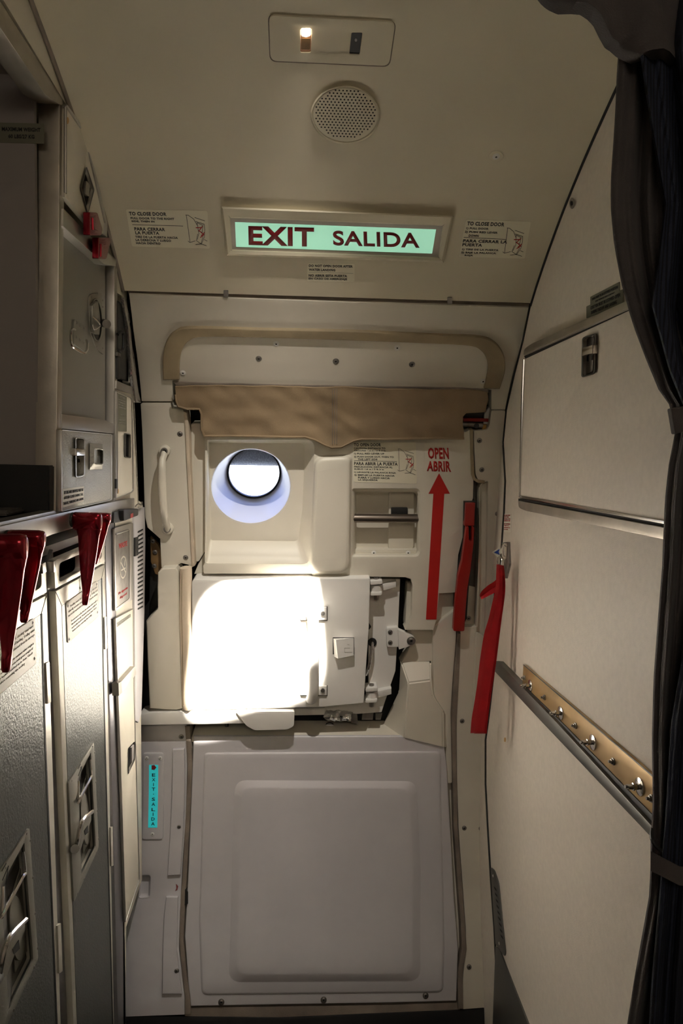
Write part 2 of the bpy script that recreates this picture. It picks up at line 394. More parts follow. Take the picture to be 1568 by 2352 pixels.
# ---- lower left post
ll = [(316,1666),(330,1664),(424,1660),(430,1668),(430,1750),(427,1874),(419,1984),(413,2100),(411,2180),(418,2235),(424,2290),(424,2331),(288,2336),(284,2200),(296,2000),(306,1850),(312,1750)]
nt = rnd([(320,2010),(346,2010),(344,2061),(318,2062)], 6, 3)
t6 = struct('trim_6', plate(Q, dense(ll, 80), 0, -.05, holes=[nt], bev=.003), 'lower')
ob('ridge', plate(Q, dense([(396,1722),(423,1720),(424,1800),(421,1900),(414,2010),(384,2012),(389,1930),(394,1830)], 60), .009, -.002, bev=.004, seg=3), 'lower', t6)
ob('ridge', plate(Q, dense([(381,2060),(408,2060),(407,2120),(405,2180),(411,2235),(417,2284),(372,2284),(373,2180),(376,2100)], 60), .009, -.002, bev=.004, seg=3), 'lower', t6)
nt = rnd([(320,2010),(346,2010),(344,2061),(318,2062)], 6, 3)
ob('finger_recess', loft(Q, [(shr(nt, -1), .001), (nt, .0005), (shr(nt, 4), -.014), (shr(nt, 6), -.015)], cap1=True), 'lower', t6)
ob('scuff', plate(Q, [(404,2030),(409,2036),(407,2044),(402,2047),(405,2040)], .0012, -.001), 'wine', t6)
for x, y in ((416,1692),(411,1899),(405,2230)): screw(Q, x, y, t6, .008 if y > 1700 else 0, .0055, True)
# sills
struct('trim_7', plate(Q, [(424,2314),(600,2312),(900,2308),(1052,2302),(1056,2318),(1052,2334),(700,2338),(424,2340)], -.006, -.05, bev=.002), 'seal')
struct('baseboard_back', plate(Q, [(280,2334),(640,2338),(1062,2320),(1150,2314),(1152,2380),(276,2390)], -.002, -.05, bev=.002), 'black')
# worn seals down both sides of the door
struct('trim_8', plate(Q, dense(band([(430,1668),(436,1760),(431,1874),(425,1984),(420,2060),(416,2160),(422,2232),(430,2290),(431,2330)], [12,11,10,10,11,10,10,12,14]), 60), .004, -.05, bev=.003), 'seal')
struct('trim_9', plate(Q, dense(band([(1055,1456),(1049,1560),(1043,1650),(1044,1760),(1047,1900),(1054,2000),(1063,2120),(1066,2180),(1057,2235),(1058,2318)], [6,10,12,10,9,10,10,12,12,12]), 60), .004, -.05, bev=.003), 'seal')
# ================================================================ THE DOOR
door = thing('door_1', 'white aircraft service door with a round window and red lever', None, None, 'structure')
# dark core behind the trims (hole for the window tunnel)
core = [(326,880),(1128,890),(1128,1000),(1104,1110),(1100,1470),(1052,1500),(1040,1700),(1050,2320),(424,2330),(432,1700),(318,1640),(324,1240),(380,1230)]
ob('core', plate(Q, dense(core, 60), -.085, -.10, holes=[ell(578, 1109, 91, 88, 40)]), 'black', door)
# upper panel
up = [(470,1000),(820,1000),(1070,992),(1081,986),(1084,1050),(1087,1105),(1086,1145),(1083,1152),(1068,1153),(1066,1208),(1063,1231),(1052,1275),(1047,1361),(1008,1363),(1002,1424),(995,1447),(930,1447),(945,1418),(947,1345),(943,1330),(930,1326),(800,1324),(718,1326),(716,1318),(468,1318),(466,1300),(470,1294)]
pan = rnd([(476,1010),(722,1010),(716,1170),(712,1296),(471,1294)], [4,20,0,22,8], 5)
rec = rnd([(809,1122),(965,1122),(964,1279),(808,1279)], [5,13,13,5], 5)
ob('upper_panel', plate(Q, up, 0, -.05, holes=[pan, rec], bev=.0035), 'cream', door)
pan1 = rnd([(482,1018),(700,1018),(694,1170),(684,1243),(484,1241)], [4,14,0,10,6], 5)
mouth = ell(576, 1116, 91.5, 86, 48)
# the pan: sloping sides down to a flat floor with the window mouth
ob('window_recess', loft(Q, [(pan, -.003), (shr(pan, 3), -.008), (shr(pan1, -3), -.040), (pan1, -.045)], cap1=False), 'cream', door, 45)
ob('recess_floor', plate(Q, shr(pan1, -1), -.045, -.05, holes=[mouth], ref=-.045), 'cream', door)
ob('window_tunnel', loft(Q, [(shr(mouth, -3), -.0446), (mouth, -.0475), (shr(mouth, 2), -.055), (ell(583, 1087, 62, 58, 48), -.198)], cap1=False), 'tunnel', door, 60)
wr = ob('window_ring', plate(Q, ell(583, 1086, 60.5, 57.5, 48), -.190, -.20, holes=[ell(583, 1086, 58, 55, 48)], bev=.002), 'bplastic', door)
# glass pane and the frosted shade seen in its top
gm = bpy.data.materials.new('window_glass'); gm.use_nodes = True; N = gm.node_tree.nodes; K = gm.node_tree.links
N.remove(N['Principled BSDF']); tr = N.new('ShaderNodeBsdfTransparent'); gl = N.new('ShaderNodeBsdfGlossy'); fr = N.new('ShaderNodeFresnel'); mx = N.new('ShaderNodeMixShader')
tr.inputs[0].default_value = (.97,.98,1,1); gl.inputs['Roughness'].default_value = .05; fr.inputs[0].default_value = 1.35
K.new(fr.outputs[0], mx.inputs[0]); K.new(tr.outputs[0], mx.inputs[1]); K.new(gl.outputs[0], mx.inputs[2]); K.new(mx.outputs[0], N['Material Output'].inputs[0]); M['glass'] = gm
pane = ob('window_pane', plate(Q, ell(583, 1086, 58.5, 55.5, 48), -.197, -.200), 'glass', door)
M['frost'] = mat('frosted_shade', (.75,.80,.92), .6, var=.35, vscale=260, bump=.5, bscale=300)
ob('frosted_band', plate(Q, [(525,1068)]+[(583+58*math.cos(math.radians(a)), 1086-56*math.sin(math.radians(a))) for a in range(162, 17, -8)]+[(641,1070)], -.203, -.207), 'frost', door)
# left margin strip beside the pan
ob('side_strip', plate(Q, rnd([(438,973),(462,973),(466,1000),(476,1004),(477,1256),(456,1290),(449,1290),(442,1150)], 4, 3), -.022, -.07, bev=.004), 'cream', door)
ob('corner_block', plate(Q, [(456,1294),(477,1258),(480,1318),(468,1318),(446,1318)], -.03, -.08), 'cream', door)
# raised pad
pad = rnd([(723,1050),(806,1047),(803,1318),(711,1318)], [24,14,28,24], 6)
ob('raised_pad', loft(Q, [(shr(pad, -4), -.0002), (pad, .005), (shr(pad, 1.5), .019), (shr(pad, 5), .0235), (shr(pad, 11), .025)], cap1=True), 'cream', door, 60)
# rod recess
rec1 = shr(rec, 5)
ob('rod_recess', loft(Q, [(rec, -.003), (rec1, -.010), (shr(rec, 9), -.058), (shr(rec, 14), -.060)], cap1=True), 'cream', door, 40)
ob('recess_step', plate(Q, rnd([(893,1128),(952,1128),(950,1262),(891,1262)], 8, 3), -.048, -.061, bev=.005), 'cream', door)
ob('recess_sill', plate(Q, [(812,1262),(960,1262),(958,1274),(812,1274)], -.035, -.061, bev=.006), 'cream', door)
for x in (858, 937): screw(Q, x, 1270, door, -.034, .0055, False)
a_, b_ = pt(Q, 800, 1190, -.02), pt(Q, 963, 1191, -.02)
ob('torsion_rod', tube([a_, b_], .0125, 20), 'bronze', door, label='brown metal rod across the square recess')
ob('rod_label', plate(Q, rnd([(898,1166),(936,1166),(936,1186),(898,1186)], 2, 2), -.042, -.049, bev=.001), 'bplastic', door)
# ---- lower panel
lo_o = dense([(444,1692),(924,1691),(1020,1712),(1026,1760),(1034,1900),(1042,2050),(1052,2180),(1048,2300),(900,2304),(600,2309),(438,2312),(432,2260),(424,2150),(432,2000),(438,1850)], 70)
ob('lower_panel', plate(Q, lo_o, .0, -.05, bev=.005, seg=3), 'lower', door)
o1 = rnd([(468,1728),(1013,1724),(1019,2048),(1021,2170),(1018,2280),(462,2286),(456,2113),(462,1900)], [10,12,0,0,14,14,0,0], 4)
ob('panel_field', loft(Q, [(o1, -.001), (shr(o1, 3), .004), (shr(o1, 6), .005)], cap1=True), 'lower', door, 50)
o2 = rnd([(538,1790),(958,1792),(968,2000),(966,2256),(524,2258),(530,2000)], [26,26,0,30,30,0], 5)
ob('inner_field', loft(Q, [(o2, .0045), (shr(o2, 3), .0055), (shr(o2, 17), .0165), (shr(o2, 22), .0175)], cap1=True), 'lower', door, 50)
for x, y in ((508,2302),(743,2297),(977,2287)): screw(Q, x, y, door, 0, .0065, True)
ob('black_bumper', plate(Q, [(425,2042),(431,2050),(431,2076),(424,2080)], .006, -.03), 'black', door)
# ledge at the top of the lower panel (sloping back into the opening)
bm = bmesh.new(); fr_ = dense([(440,1694),(930,1692)], 60, False); bk = dense([(450,1654),(880,1652)], 60, False); n_ = min(len(fr_), len(bk))
fr_ = [(440+490*i/(n_-1), 1694-2*i/(n_-1)) for i in range(n_)]; bk = [(452+430*i/(n_-1), 1655) for i in range(n_)]
rows = [[bm.verts.new(pt(Q, x, y, d)) for x, y in P] for P, d in ((bk, -.08), (fr_, -.001), ([(x, y+10) for x, y in fr_], -.004), ([(x, y+24) for x, y in bk], -.09))]
for a, b in zip(rows, rows[1:]+rows[:1]):
    for i in range(n_-1): bm.faces.new((a[i], a[i+1], b[i+1], b[i]))
for s in (0, -1): bm.faces.new([r[s] for r in rows])
ob('ledge', bm, 'cream', door)
# housing block rising at the right of the opening
bm = bmesh.new()
def Pq(x, y, d): return bm.verts.new(pt(Q, x, y, d))
f_ = [Pq(937,1569,.012), Pq(990,1562,.012), Pq(994,1597,.012), Pq(1018,1634,.012), Pq(1018,1716,.006), Pq(928,1694,.004)]
t_ = [Pq(920,1519,-.030), Pq(989,1519,-.030)]
l_ = [Pq(916,1588,-.060), Pq(876,1672,-.070)]
e_ = [Pq(1026,1640,-.03), Pq(1034,1716,-.03), Pq(1000,1600,-.03)]
bm.faces.new(f_); bm.faces.new((t_[0], t_[1], f_[1], f_[0])); bm.faces.new((t_[0], f_[0], l_[0])); bm.faces.new((f_[0], f_[5], l_[1], l_[0]))
bm.faces.new((t_[1], e_[2], f_[2], f_[1])); bm.faces.new((e_[2], e_[0], f_[3], f_[2])); bm.faces.new((e_[0], e_[1], f_[4], f_[3]))
bmesh.ops.recalc_face_normals(bm, faces=bm.faces)
bmesh.ops.bevel(bm, geom=[e for e in bm.edges if len(e.link_faces) == 2], offset=.004, segments=2, affect='EDGES')
ob('corner_housing', bm, 'cream', door)
ob('side_filler', plate(Q, [(930,1440),(935,1340),(1046,1338),(1099,1350),(1099,1450),(1056,1462),(1045,1560),(1040,1660),(1044,1760),(1047,1900),(1054,2000),(1063,2120),(1066,2180),(1057,2235),(1058,2312),(1018,2312),(1010,1720),(990,1560),(989,1519),(920,1524),(936,1497),(945,1470)], -.028, -.075, bev=.004), 'cream', door)
ob('side_filler_step', plate(Q, rnd([(993,1440),(1046,1400),(1048,1460),(1040,1560),(1035,1640),(1040,1760),(1038,1800),(1024,1800),(1022,1640),(996,1598)], 5, 2), -.012, -.05, bev=.006), 'cream', door)
# ---- arrow, words
arrow = [(1008,1087),(1033,1134),(1020,1134),(1002,1423),(978,1423),(995,1134),(984,1134)]
ob('red_arrow', plate(Q, arrow, .0012, -.0005), 'redink', door, label='tall red arrow pointing up')
ob('arrow_words', joinall(lettering(Q, [(982,1028),(1029,1028),(1031,1055),(983,1054)], [('OPEN', 0, 1, 0, 1)], .0012, .035),
   lettering(Q, [(981,1059),(1034,1059),(1036,1084),(980,1082)], [('ABRIR', 0, 1, 0, 1)], .0012, .035)), 'redink', door, 0, 'red words OPEN ABRIR')
ob('words_film', plate(Q, rnd([(974,1018),(1042,1018),(1046,1092),(972,1092)], 3, 2), .0008, -.0005), 'cream', door)
# ---- lever
lv = thing('lever', None, None)
bpy.data.objects.remove(lv)
lever = ob('door_lever', plate(Q, rnd([(1067,1246),(1071,1210),(1076,1210),(1077,1243),(1083,1243),(1084,1210),(1089,1211),(1087,1250),(1080,1310),(1073,1352),(1069,1400),(1066,1450),(1041,1450),(1042,1428),(1046,1380),(1052,1324),(1061,1290)], [2,2,1,4,4,1,2,0,0,0,0,4,4,0,0,0,0], 3), .034, .014, bev=.003), 'redpaint', door, label='red door lever hanging down')
ob('lever_root', plate(Q, [(1070,1156),(1091,1156),(1089,1208),(1067,1208)], .026, .004, bev=.002), 'redpaint', lever)
ob('lever_body', plate(Q, [(1066,1152),(1093,1152),(1090,1240),(1078,1330),(1072,1420),(1062,1440),(1046,1400),(1050,1324),(1060,1262),(1064,1240)], .012, -.05, bev=.002), 'bplastic', lever)
ob('door_gap', plate(Q, [(1086,1106),(1097,1108),(1097,1350),(1074,1352),(1080,1300),(1090,1200)], -.03, -.06), 'dark_metal', door)
# ================================================================ things fixed around the door
# canvas valance
cv = [(402,888),(450,886),(600,887),(767,890),(1000,894),(1100,897),(1119,901),(1121,916),(1116,930),(1115,946),(1070,949),(1062,956),(1061,975),(1064,990),(1064,1007),(1000,1007),(830,1010),(812,1014),(796,1022),(783,1028),(760,1028),(745,1022),(722,1010),(700,1004),(600,1003),(470,1001),(464,985),(463,950),(458,939),(430,938),(410,932),(406,918)]
bm = plate(Q, dense(cv, 14), .018, .004, bev=.002, cut=.5)
bm.free()
def cloth_plate(S, out, d1, d0, fn, step=.008):
    bm = bmesh.new(); vs = [bm.verts.new((*S.inv(x, y, d1), d1)) for x, y in out]; bm.faces.new(vs)
    xs = [v.co.x for v in bm.verts]; ys = [v.co.y for v in bm.verts]
    for ax, a, b in ((0, min(xs), max(xs)), (1, min(ys), max(ys))):
        k = a+step
        while k < b:
            bmesh.ops.bisect_plane(bm, geom=bm.verts[:]+bm.edges[:]+bm.faces[:], plane_co=((k, 0, 0) if ax == 0 else (0, k, 0)), plane_no=((1, 0, 0) if ax == 0 else (0, 1, 0))); k += step
    g = bmesh.ops.extrude_face_region(bm, geom=bm.faces[:])
    for v in g['geom']:
        if isinstance(v, bmesh.types.BMVert): v.co.z = d0
    for v in bm.verts:
        front = v.co.z > (d0+d1)/2; v.co.z += fn(v.co.x, v.co.y) if front else fn(v.co.x, v.co.y)*.9
        v.co = S.map(*v.co)
    return bm
ucen = Q.inv(768, 950, .018)[0]
def wr_(u, v):
    n = noise.noise(Vector((u*9, v*22, 3)))*.007+noise.noise(Vector((u*26+v*30, v*14, 7)))*.0035
    k = math.exp(-((u-ucen)/.006)**2)*.004+math.exp(-((u-ucen-.03)/.03)**2)*.006
    return n-k+.004
can = thing('canvas_valance', 'brown canvas flap hanging over the top of the door', 'door flap')
ob('cloth', cloth_plate(Q, dense(cv, 10), .020, .014, wr_), 'canvas', can, 60)
hem = [(404,905),(406,918),(410,931),(430,938),(458,939),(463,950),(464,985),(470,1000),(600,1002),(700,1003),(722,1009),(745,1021),(760,1027),(783,1027),(796,1021),(812,1013),(830,1009),(1000,1006),(1064,1006)]
ob('hem', tube([Q.map(*Q.inv(x, y, .02), .021+wr_(*Q.inv(x, y, .02))) for x, y in dense(hem, 12, False)], .0032, 6), 'canvas', can, 60)
for dx in (-5, 0, 5):
    ob('seam', tube([Q.map(*Q.inv(768+dx, y, .02), .022+wr_(*Q.inv(768+dx, y, .02))) for y in range(892, 1024, 8)], .0009, 5), 'seal', can, 60)
# mechanism peeping out at the right of the valance
mech = thing('door_mechanism', 'dark latch mechanism with red and white bars right of the brown flap', 'latch mechanism')
ob('housing', plate(Q, [(1058,944),(1120,944),(1121,984),(1060,984)], -.03, -.06, bev=.002), 'bplastic', mech)
ob('red_bar', plate(Q, [(1064,961),(1122,962),(1122,969),(1064,968)], -.018, -.03, bev=.001), 'redpaint', mech)
ob('white_bar', plate(Q, [(1112,950),(1124,936),(1124,975),(1110,974)], -.022, -.03, bev=.001), 'white', mech)
ob('rod', tube([pt(Q, 1060, 974, -.015), pt(Q, 1108, 977, -.015)], .007, 12), 'steel', mech)
ob('knob', tube([pt(Q, 1094, 978, -.004), pt(Q, 1094, 978, -.02)], .007, 12), 'bplastic', mech)
ob('yellow_link', plate(Q, [(1108,976),(1117,976),(1116,986),(1107,986)], -.015, -.03), 'orange', mech)
# grab handle
gh = thing('grab_handle', 'cream curved grab handle left of the round window', 'grab handle')
def lerp(a, b, t): return a+(b-a)*t
pa = []; ra = []
for i in range(25):
    t = i/24; x = lerp(377, 386, t)+(-3 if .1 < t < .9 else 0); y = lerp(1032, 1222, t); k = math.sin(math.pi*t)
    pa.append(pt(Q, x-6*k, y, .010+.030*min(1, k*1.6))); ra.append(.0085+.0035*k)
ob('bar', tube(pa, ra, 14, flat=.9), 'cream', gh, 60)
for x, y in ((376,1037),(383,1216)):
    c = ob('mount', plate(Q, ell(x, y, 13, 13, 24), .016, -.001, bev=.006, seg=3), 'cream', gh)
    ob('cap', plate(Q, ell(x, y, 8, 8, 20), .0215, .012, bev=.001), 'steel', gh)
    ob('bolt', plate(Q, ell(x+1, y, 4.5, 4.5, 12), .0225, .012), 'black', gh)
# back plate and bracket at left of the pads
bp = thing('hinge_bracket', 'black hinge plate with a rusty bracket left of the white housing', 'hinge plate')
ob('plate', plate(Q, [(338,1236),(362,1250),(370,1300),(368,1330),(366,1395),(350,1415),(338,1430),(340,1520),(345,1610),(350,1636),(318,1642),(326,1560),(322,1450),(328,1400),(342,1380),(344,1300)], -.035, -.05, bev=.003), 'bplastic', bp)
ob('primer_bracket', plate(Q, [(345,1233),(362,1250),(371,1268),(370,1324),(356,1318),(346,1290)], -.02, -.034, bev=.002), 'rust', bp)
for x, y in ((351,1243),(356,1268),(354,1300)): screw(Q, x, y, bp, -.018, .005, True, 'bolt')
# side pad with padded edge
sp = thing('side_pad', 'white boxy cover beside the brightly lit hinge housing', 'cover')
ob('cover', plate(Q, [(362,1316),(372,1306),(404,1304),(410,1314),(412,1420),(416,1520),(418,1628),(404,1632),(343,1628),(338,1520),(335,1427),(362,1399),(361,1350)], .030, -.033, bev=.007, seg=3), 'cream', sp)
ob('bolster', tube([pt(Q, x, y, .026) for x, y in smooth([(426,1300,0),(427,1320,0),(426,1400,0),(428,1480,0),(430,1560,0),(431,1628,0)], 6) and [(p.x, p.y) for p in smooth([(426,1302,0),(427,1320,0),(426,1400,0),(428,1480,0),(430,1560,0),(431,1628,0)], 6)]], [.012]+[.0165]*29+[.014], 14), 'peach', sp, 60)
ob('stitching', tube([pt(Q, x, y, .040) for x, y in [(418,1312),(417,1400),(419,1500),(421,1620)]], .0012, 5), 'gasket', sp)
# shelf under the housing
sh = thing('white_ledge', 'white ledge bar under the lit housing, above the arrow marker', 'ledge')
ob('bar', plate(Q, rnd([(318,1642),(345,1637),(440,1634),(600,1634),(672,1636),(672,1660),(470,1664),(318,1666)], 4, 3), .034, -.03, bev=.004), 'white', sh)
ob('drop_box', plate(Q, rnd([(540,1634),(676,1634),(675,1668),(660,1676),(585,1678),(566,1668)], 5, 3), .040, -.01, bev=.005), 'white', sh)
# white carrier plate in the opening with clevises
cp = thing('hinge_carrier', 'white metal plate with bolts and clevises in the dark door opening', 'hinge arm')
ob('plate', plate(Q, [(846,1330),(919,1330),(914,1444),(908,1541),(876,1636),(822,1640),(700,1640),(700,1600),(846,1600)], -.030, -.045, bev=.002), 'white', cp)
ob('lower_flange', plate(Q, [(640,1626),(745,1626),(745,1642),(640,1644)], -.02, -.04, bev=.001), 'white', cp)
for cx_, cy_ in ((864,1351),(853,1597)):
    c = ob('clevis', joinall(plate(Q, rnd([(cx_-14,cy_-16),(cx_+14,cy_-18),(cx_+15,cy_-10),(cx_+2,cy_-8),(cx_-14,cy_-7)], 3, 2), .012, -.03, bev=.002),
        plate(Q, rnd([(cx_-14,cy_+10),(cx_+14,cy_+9),(cx_+12,cy_+17),(cx_-14,cy_+18)], 3, 2), .012, -.03, bev=.002)), 'white', cp)
    ob('hinge_barrel', tube([pt(Q, cx_, cy_-9, -.008), pt(Q, cx_, cy_+11, -.008)], .017, 18), 'white', cp)
    ob('pin', tube([pt(Q, cx_, cy_-26, -.006), pt(Q, cx_, cy_+25, -.006)], .0075, 10), 'steel', cp)
    ob('arm', plate(Q, [(cx_+6,cy_-7),(cx_+26,cy_-12),(cx_+46,cy_-16),(cx_+46,cy_-2),(cx_+26,cy_+4),(cx_+6,cy_+8)], -.010, -.034, bev=.004), 'white', cp)
br = ob('lug', plate(Q, rnd([(887,1443),(914,1441),(917,1448),(916,1484),(913,1487),(888,1487)], [6,3,1,1,3,6], 3), -.012, -.04, bev=.003), 'white', cp)
ob('lug_tongue', plate(Q, rnd([(914,1447),(950,1462),(955,1471),(952,1480),(916,1492)], [1,5,5,5,1], 3), .002, -.02, bev=.003), 'white', cp)
for x, y in ((896,1452),(896,1476)): screw(Q, x, y, cp, -.011, .005, True, 'bolt')
screw(Q, 944, 1472, cp, .003, .0095, True, 'bolt')
ob('grommet', plate(Q, ell(855, 1476, 10, 10, 20), -.026, -.032, bev=.002), 'black', cp)
ob('sheathed_cable', tube(smooth([pt(Q, 855, 1476, -.025), pt(Q, 854, 1490, -.010), pt(Q, 851, 1510, -.008), pt(Q, 846, 1535, -.012), pt(Q, 840, 1550, -.02)], 8), .0045, 8), 'foil', cp)
for x, y in ((850,1440),): ob('stop', plate(Q, [(847,1432),(852,1440),(847,1447)], -.02, -.03), 'black', cp)
fo = thing('foil_bundle', 'crumpled foil sleeve under the white hinge housing', 'foil sleeve')
bm = tube(smooth([pt(Q, 748, 1642, -.03), pt(Q, 775, 1644, -.022), pt(Q, 806, 1646, -.03)], 8), .015, 14)
for v in bm.verts: v.co += Vector((noise.noise(v.co*90), noise.noise(v.co*90+Vector((5,0,0))), noise.noise(v.co*90+Vector((0,9,0)))))*.006
ob('foil_sleeve', bm, 'foil', fo, 20)
ob('end_block', plate(Q, [(806,1636),(820,1640),(822,1664),(806,1660)], -.03, -.06, bev=.002), 'steel', fo)
ob('rollers', joinall(plate(Q, [(832,1638),(858,1638),(856,1654),(830,1654)], -.045, -.07, bev=.003), plate(Q, [(862,1638),(878,1638),(874,1654),(862,1654)], -.045, -.07, bev=.003)), 'steel', fo)
ob('drain_ring', plate(Q, ell(757, 1667, 10, 5.5, 20), -.052, -.06, bev=.001), 'chrome', fo)
ob('stem', tube([pt(Q, 521, 1655, -.02), pt(Q, 521, 1668, -.02)], .006, 10), 'bplastic', fo)
# hinge housing: the brightly lit box
hb = thing('hinge_housing', 'large white box under the round window, lit white by the spotlight', 'housing')
ob('cover', plate(Q, rnd([(440,1331),(500,1333),(850,1328),(847,1440),(835,1615),(740,1624),(440,1631)], [10,0,3,0,3,0,4], 3), .030, -.028, bev=.004), 'white', hb)
ob('front_pocket', plate(Q, rect(687, 1430, 706, 1575), .0308, .02), 'sticker', hb)
h = ob('handle', tube(smooth([pt(Q, 712, 1408, .031), pt(Q, 718, 1418, .058), pt(Q, 719, 1450, .066), pt(Q, 719, 1560, .066), pt(Q, 718, 1594, .058), pt(Q, 714, 1606, .031)], 8), .0155, 16), 'white', hb, 60)
for y0, y1 in ((1395,1424),(1576,1597)):
    b = ob('handle_bracket', plate(Q, rect(690, y0, 750, y1), .036, .028, bev=.001), 'white', hb)
    ob('bracket_shadow_gap', plate(Q, rect(688, y0-2, 752, y1+2), .0305, .028), 'steel', hb)
    ob('nut', plate(Q, ell(741, (y0+y1)/2, 5, 5, 8), .040, .03), 'steel', hb)
ob('switch_recess', plate(Q, rect(764, 1464, 813, 1503), .0304, .026), 'black', hb)
ob('switch_box', loft(Q, [([(765,1466),(812,1465),(812,1506),(767,1508)], .030), ([(771,1470),(812,1465),(812,1505),(776,1513)], .050)], cap0=True), 'white', hb)
ob('switch_mark', strokes(Q, [(776,1470),(812,1470),(812,1510),(776,1510)], [[(.75,.45),(.42,.45),(.42,.7),(.9,.7)],[(.6,.25),(.72,.28)]], .0008, .0505), 'greyink', hb)
ob('vent_slot', plate(Q, rect(449, 1621, 473, 1624), .0306, .028), 'gasket', hb)
# exit marker low on the left
em = thing('exit_marker', 'tall turquoise EXIT SALIDA strip sign with a small red arrow', 'exit marker')
ob('base_plate', plate(Q, rnd([(328,1730),(376,1730),(374,1928),(326,1928)], 6, 3), .004, -.001, bev=.0015), 'lower', em)
ob('luminous_strip', plate(Q, [(342,1757),(363,1757),(361,1901),(340,1901)], .0048, .002), 'teal', em)
LT = [(349,1776.5),(356.5,1776.5),(355,1896),(347,1896)]
bmL = bmesh.new(); ys = [.0,.09,.185,.274,.39,.469,.564,.667,.756,.846,.936]
for ch, y in zip('EXIT.SALIDA', ys):
    if ch == '.': join(bmL, lettering(Q, LT, [('.', .35, .65, .395, .41)], .005, .01))
    elif ch == 'I': join(bmL, lettering(Q, LT, [('I', .38, .58, y, y+.062)], .005, .01))
    else: join(bmL, lettering(Q, LT, [(ch, 0, 1, y, y+.062)], .005, .015))
ob('lettering', bmL, 'ink', em, 0)
ob('arrow', plate(Q, [(348,1758),(353,1758),(353,1756),(359,1763),(353,1770),(353,1768),(348,1768)], .0055, .004), 'darkred', em)
for x, y in ((337,1741),(368,1741),(350,1916)): screw(Q, x, y, em, .004, .0042, False)
# ================================================================ overhead lining items
es = thing('exit_sign', 'backlit green EXIT SALIDA sign with red letters in the ceiling', 'exit sign')
fo_ = [(507,474),(1041,496),(1019,603),(519,587)]; fi_ = [(529,501),(1016,519),(1006,590),(533,573)]
ob('frame', joinall(loft(Q, [(fo_, -.001), (shr(fo_, 1), .010), (shr(fo_, 5), .013), (shr(fi_, -3), .010), (fi_, .003)], cap1=False)), 'ceiling', es, 25)
for a, b in ((fo_[i], fi_[i]) for i in range(4)): ob('mitre', tube([pt(Q, *a, .0105), pt(Q, *b, .0098)], .0006, 4), 'greyink', es)
M['pink'] = mat('sign_border', (.55,.50,.45), .5, var=.04)
ob('border', plate(Q, shr(fi_, -1), .004, -.001), 'pink', es)
ob('lit_panel', plate(Q, [(539.5,510.5),(1001,527.5),(992,582.5),(542,567)], .0048, .002), 'signgreen', es)
ob('lettering', (lettering(Q, [(570,519),(721,523),(721,566),(571,562)], [('EXIT', 0, 1, 0, 1)], .0052, .03, .0012, 6)), 'darkred', es, 0)
ob('lettering', (lettering(Q, [(764,529.5),(962,535),(963,569),(765,563)], [('SALIDA', 0, 1, 0, 1)], .0052, .022, .0012, 6)), 'darkred', es, 0)
rp_ = thing('lamp_panel', 'rounded ceiling plate with one lit and one dark reading lamp', 'ceiling light')
pl = rnd([(617,35),(908,51),(893,152),(621,140)], 16, 5); pl_o = shr(pl, -2)
h1 = rnd([(690,65),(715.5,65),(714,121),(689,121)], 4, 3); h2 = rnd([(807,75),(832,75),(825.5,126),(801.5,125)], 3, 3)
ob('plate', plate(Q, pl, .003, -.0008, holes=[h1, h2], bev=.0014), 'ceiling', rp_)
ob('groove', plate(Q, shr(pl, -2.2), .0006, -.003, holes=[h1, h2]), 'seal', rp_)
M['lampglow'] = mat('lit_bulb', (1,.9,.75), .4, emit=(1,.80,.55), es=9)
M['copper'] = mat('copper_reflector', (.45,.25,.15), .35, metal=.9)
for k, hh in enumerate((h1, h2)):
    ob('lamp_well', loft(Q, [(hh, .0012), (shr(hh, 1.0), -.002)], cap1=False), 'copper', rp_)
    ob('well_floor', plate(Q, shr(hh, .4), .0010 if k else .0010, -.0005), 'copper' if k == 0 else 'bplastic', rp_)
ob('bulb', plate(Q, rnd([(692,67),(713,67),(713,82),(703,86),(692,83)], 3, 3), .0035, .001, bev=.001), 'lampglow', rp_, label='glowing bulb end')
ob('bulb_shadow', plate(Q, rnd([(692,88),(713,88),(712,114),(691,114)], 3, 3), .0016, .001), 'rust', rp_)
ob('dark_bulb', plate(Q, ell(817, 92, 3, 4, 12), .002, .001), 'chrome', rp_)
spk = thing('loudspeaker', 'round perforated loudspeaker grille set in the ceiling', 'loudspeaker')
c_ = ell(793, 264, 79, 66.5, 56, .05)
ob('bezel', loft(Q, [(shr(c_, -1), -.0005), (c_, .005), (shr(c_, 2.5), .0065), (shr(c_, 5), .0045)], cap1=True), 'ceiling', spk, 50)
bm = plate(Q, shr(c_, 5), .0062, .003, bev=.001); ob('grille', bm, 'ceiling', spk)
bm = bmesh.new(); u0, v0 = Q.inv(793, 262, .0062); ru = abs(Q.inv(793+71, 262, .0062)[0]-u0); rv = abs(Q.inv(793, 262-60, .0062)[1]-v0); st = .0066
for j in range(-20, 21):
    for i in range(-20, 21):
        u = (i+(j % 2)*.5)*st; v = j*st*.866
        if (u/ru)**2+(v/rv)**2 < .96:
            vs = [bm.verts.new(Q.map(u0+u+.0017*math.cos(q), v0+v+.0017*math.sin(q), .0066)) for q in [k*math.pi/3 for k in range(6)]]
            bm.faces.new(vs)
o = ob('perforation', bm, 'black', spk, 0); o['kind'] = 'stuff'
fs = thing('fastener', 'recessed cross-head fastener in a shallow round dish on the ceiling', 'fastener')
ob('dish', loft(Q, [(ell(1139,359,17,13,28), .0), (ell(1139,359,16,12.2,28), .0012), (ell(1139,359,13,10,28), .0008), (ell(1139,359,8,6,28), .002)], cap1=True), 'ceiling', fs, 50)
screw(Q, 1139, 359.5, fs, .0016, .0052, False)
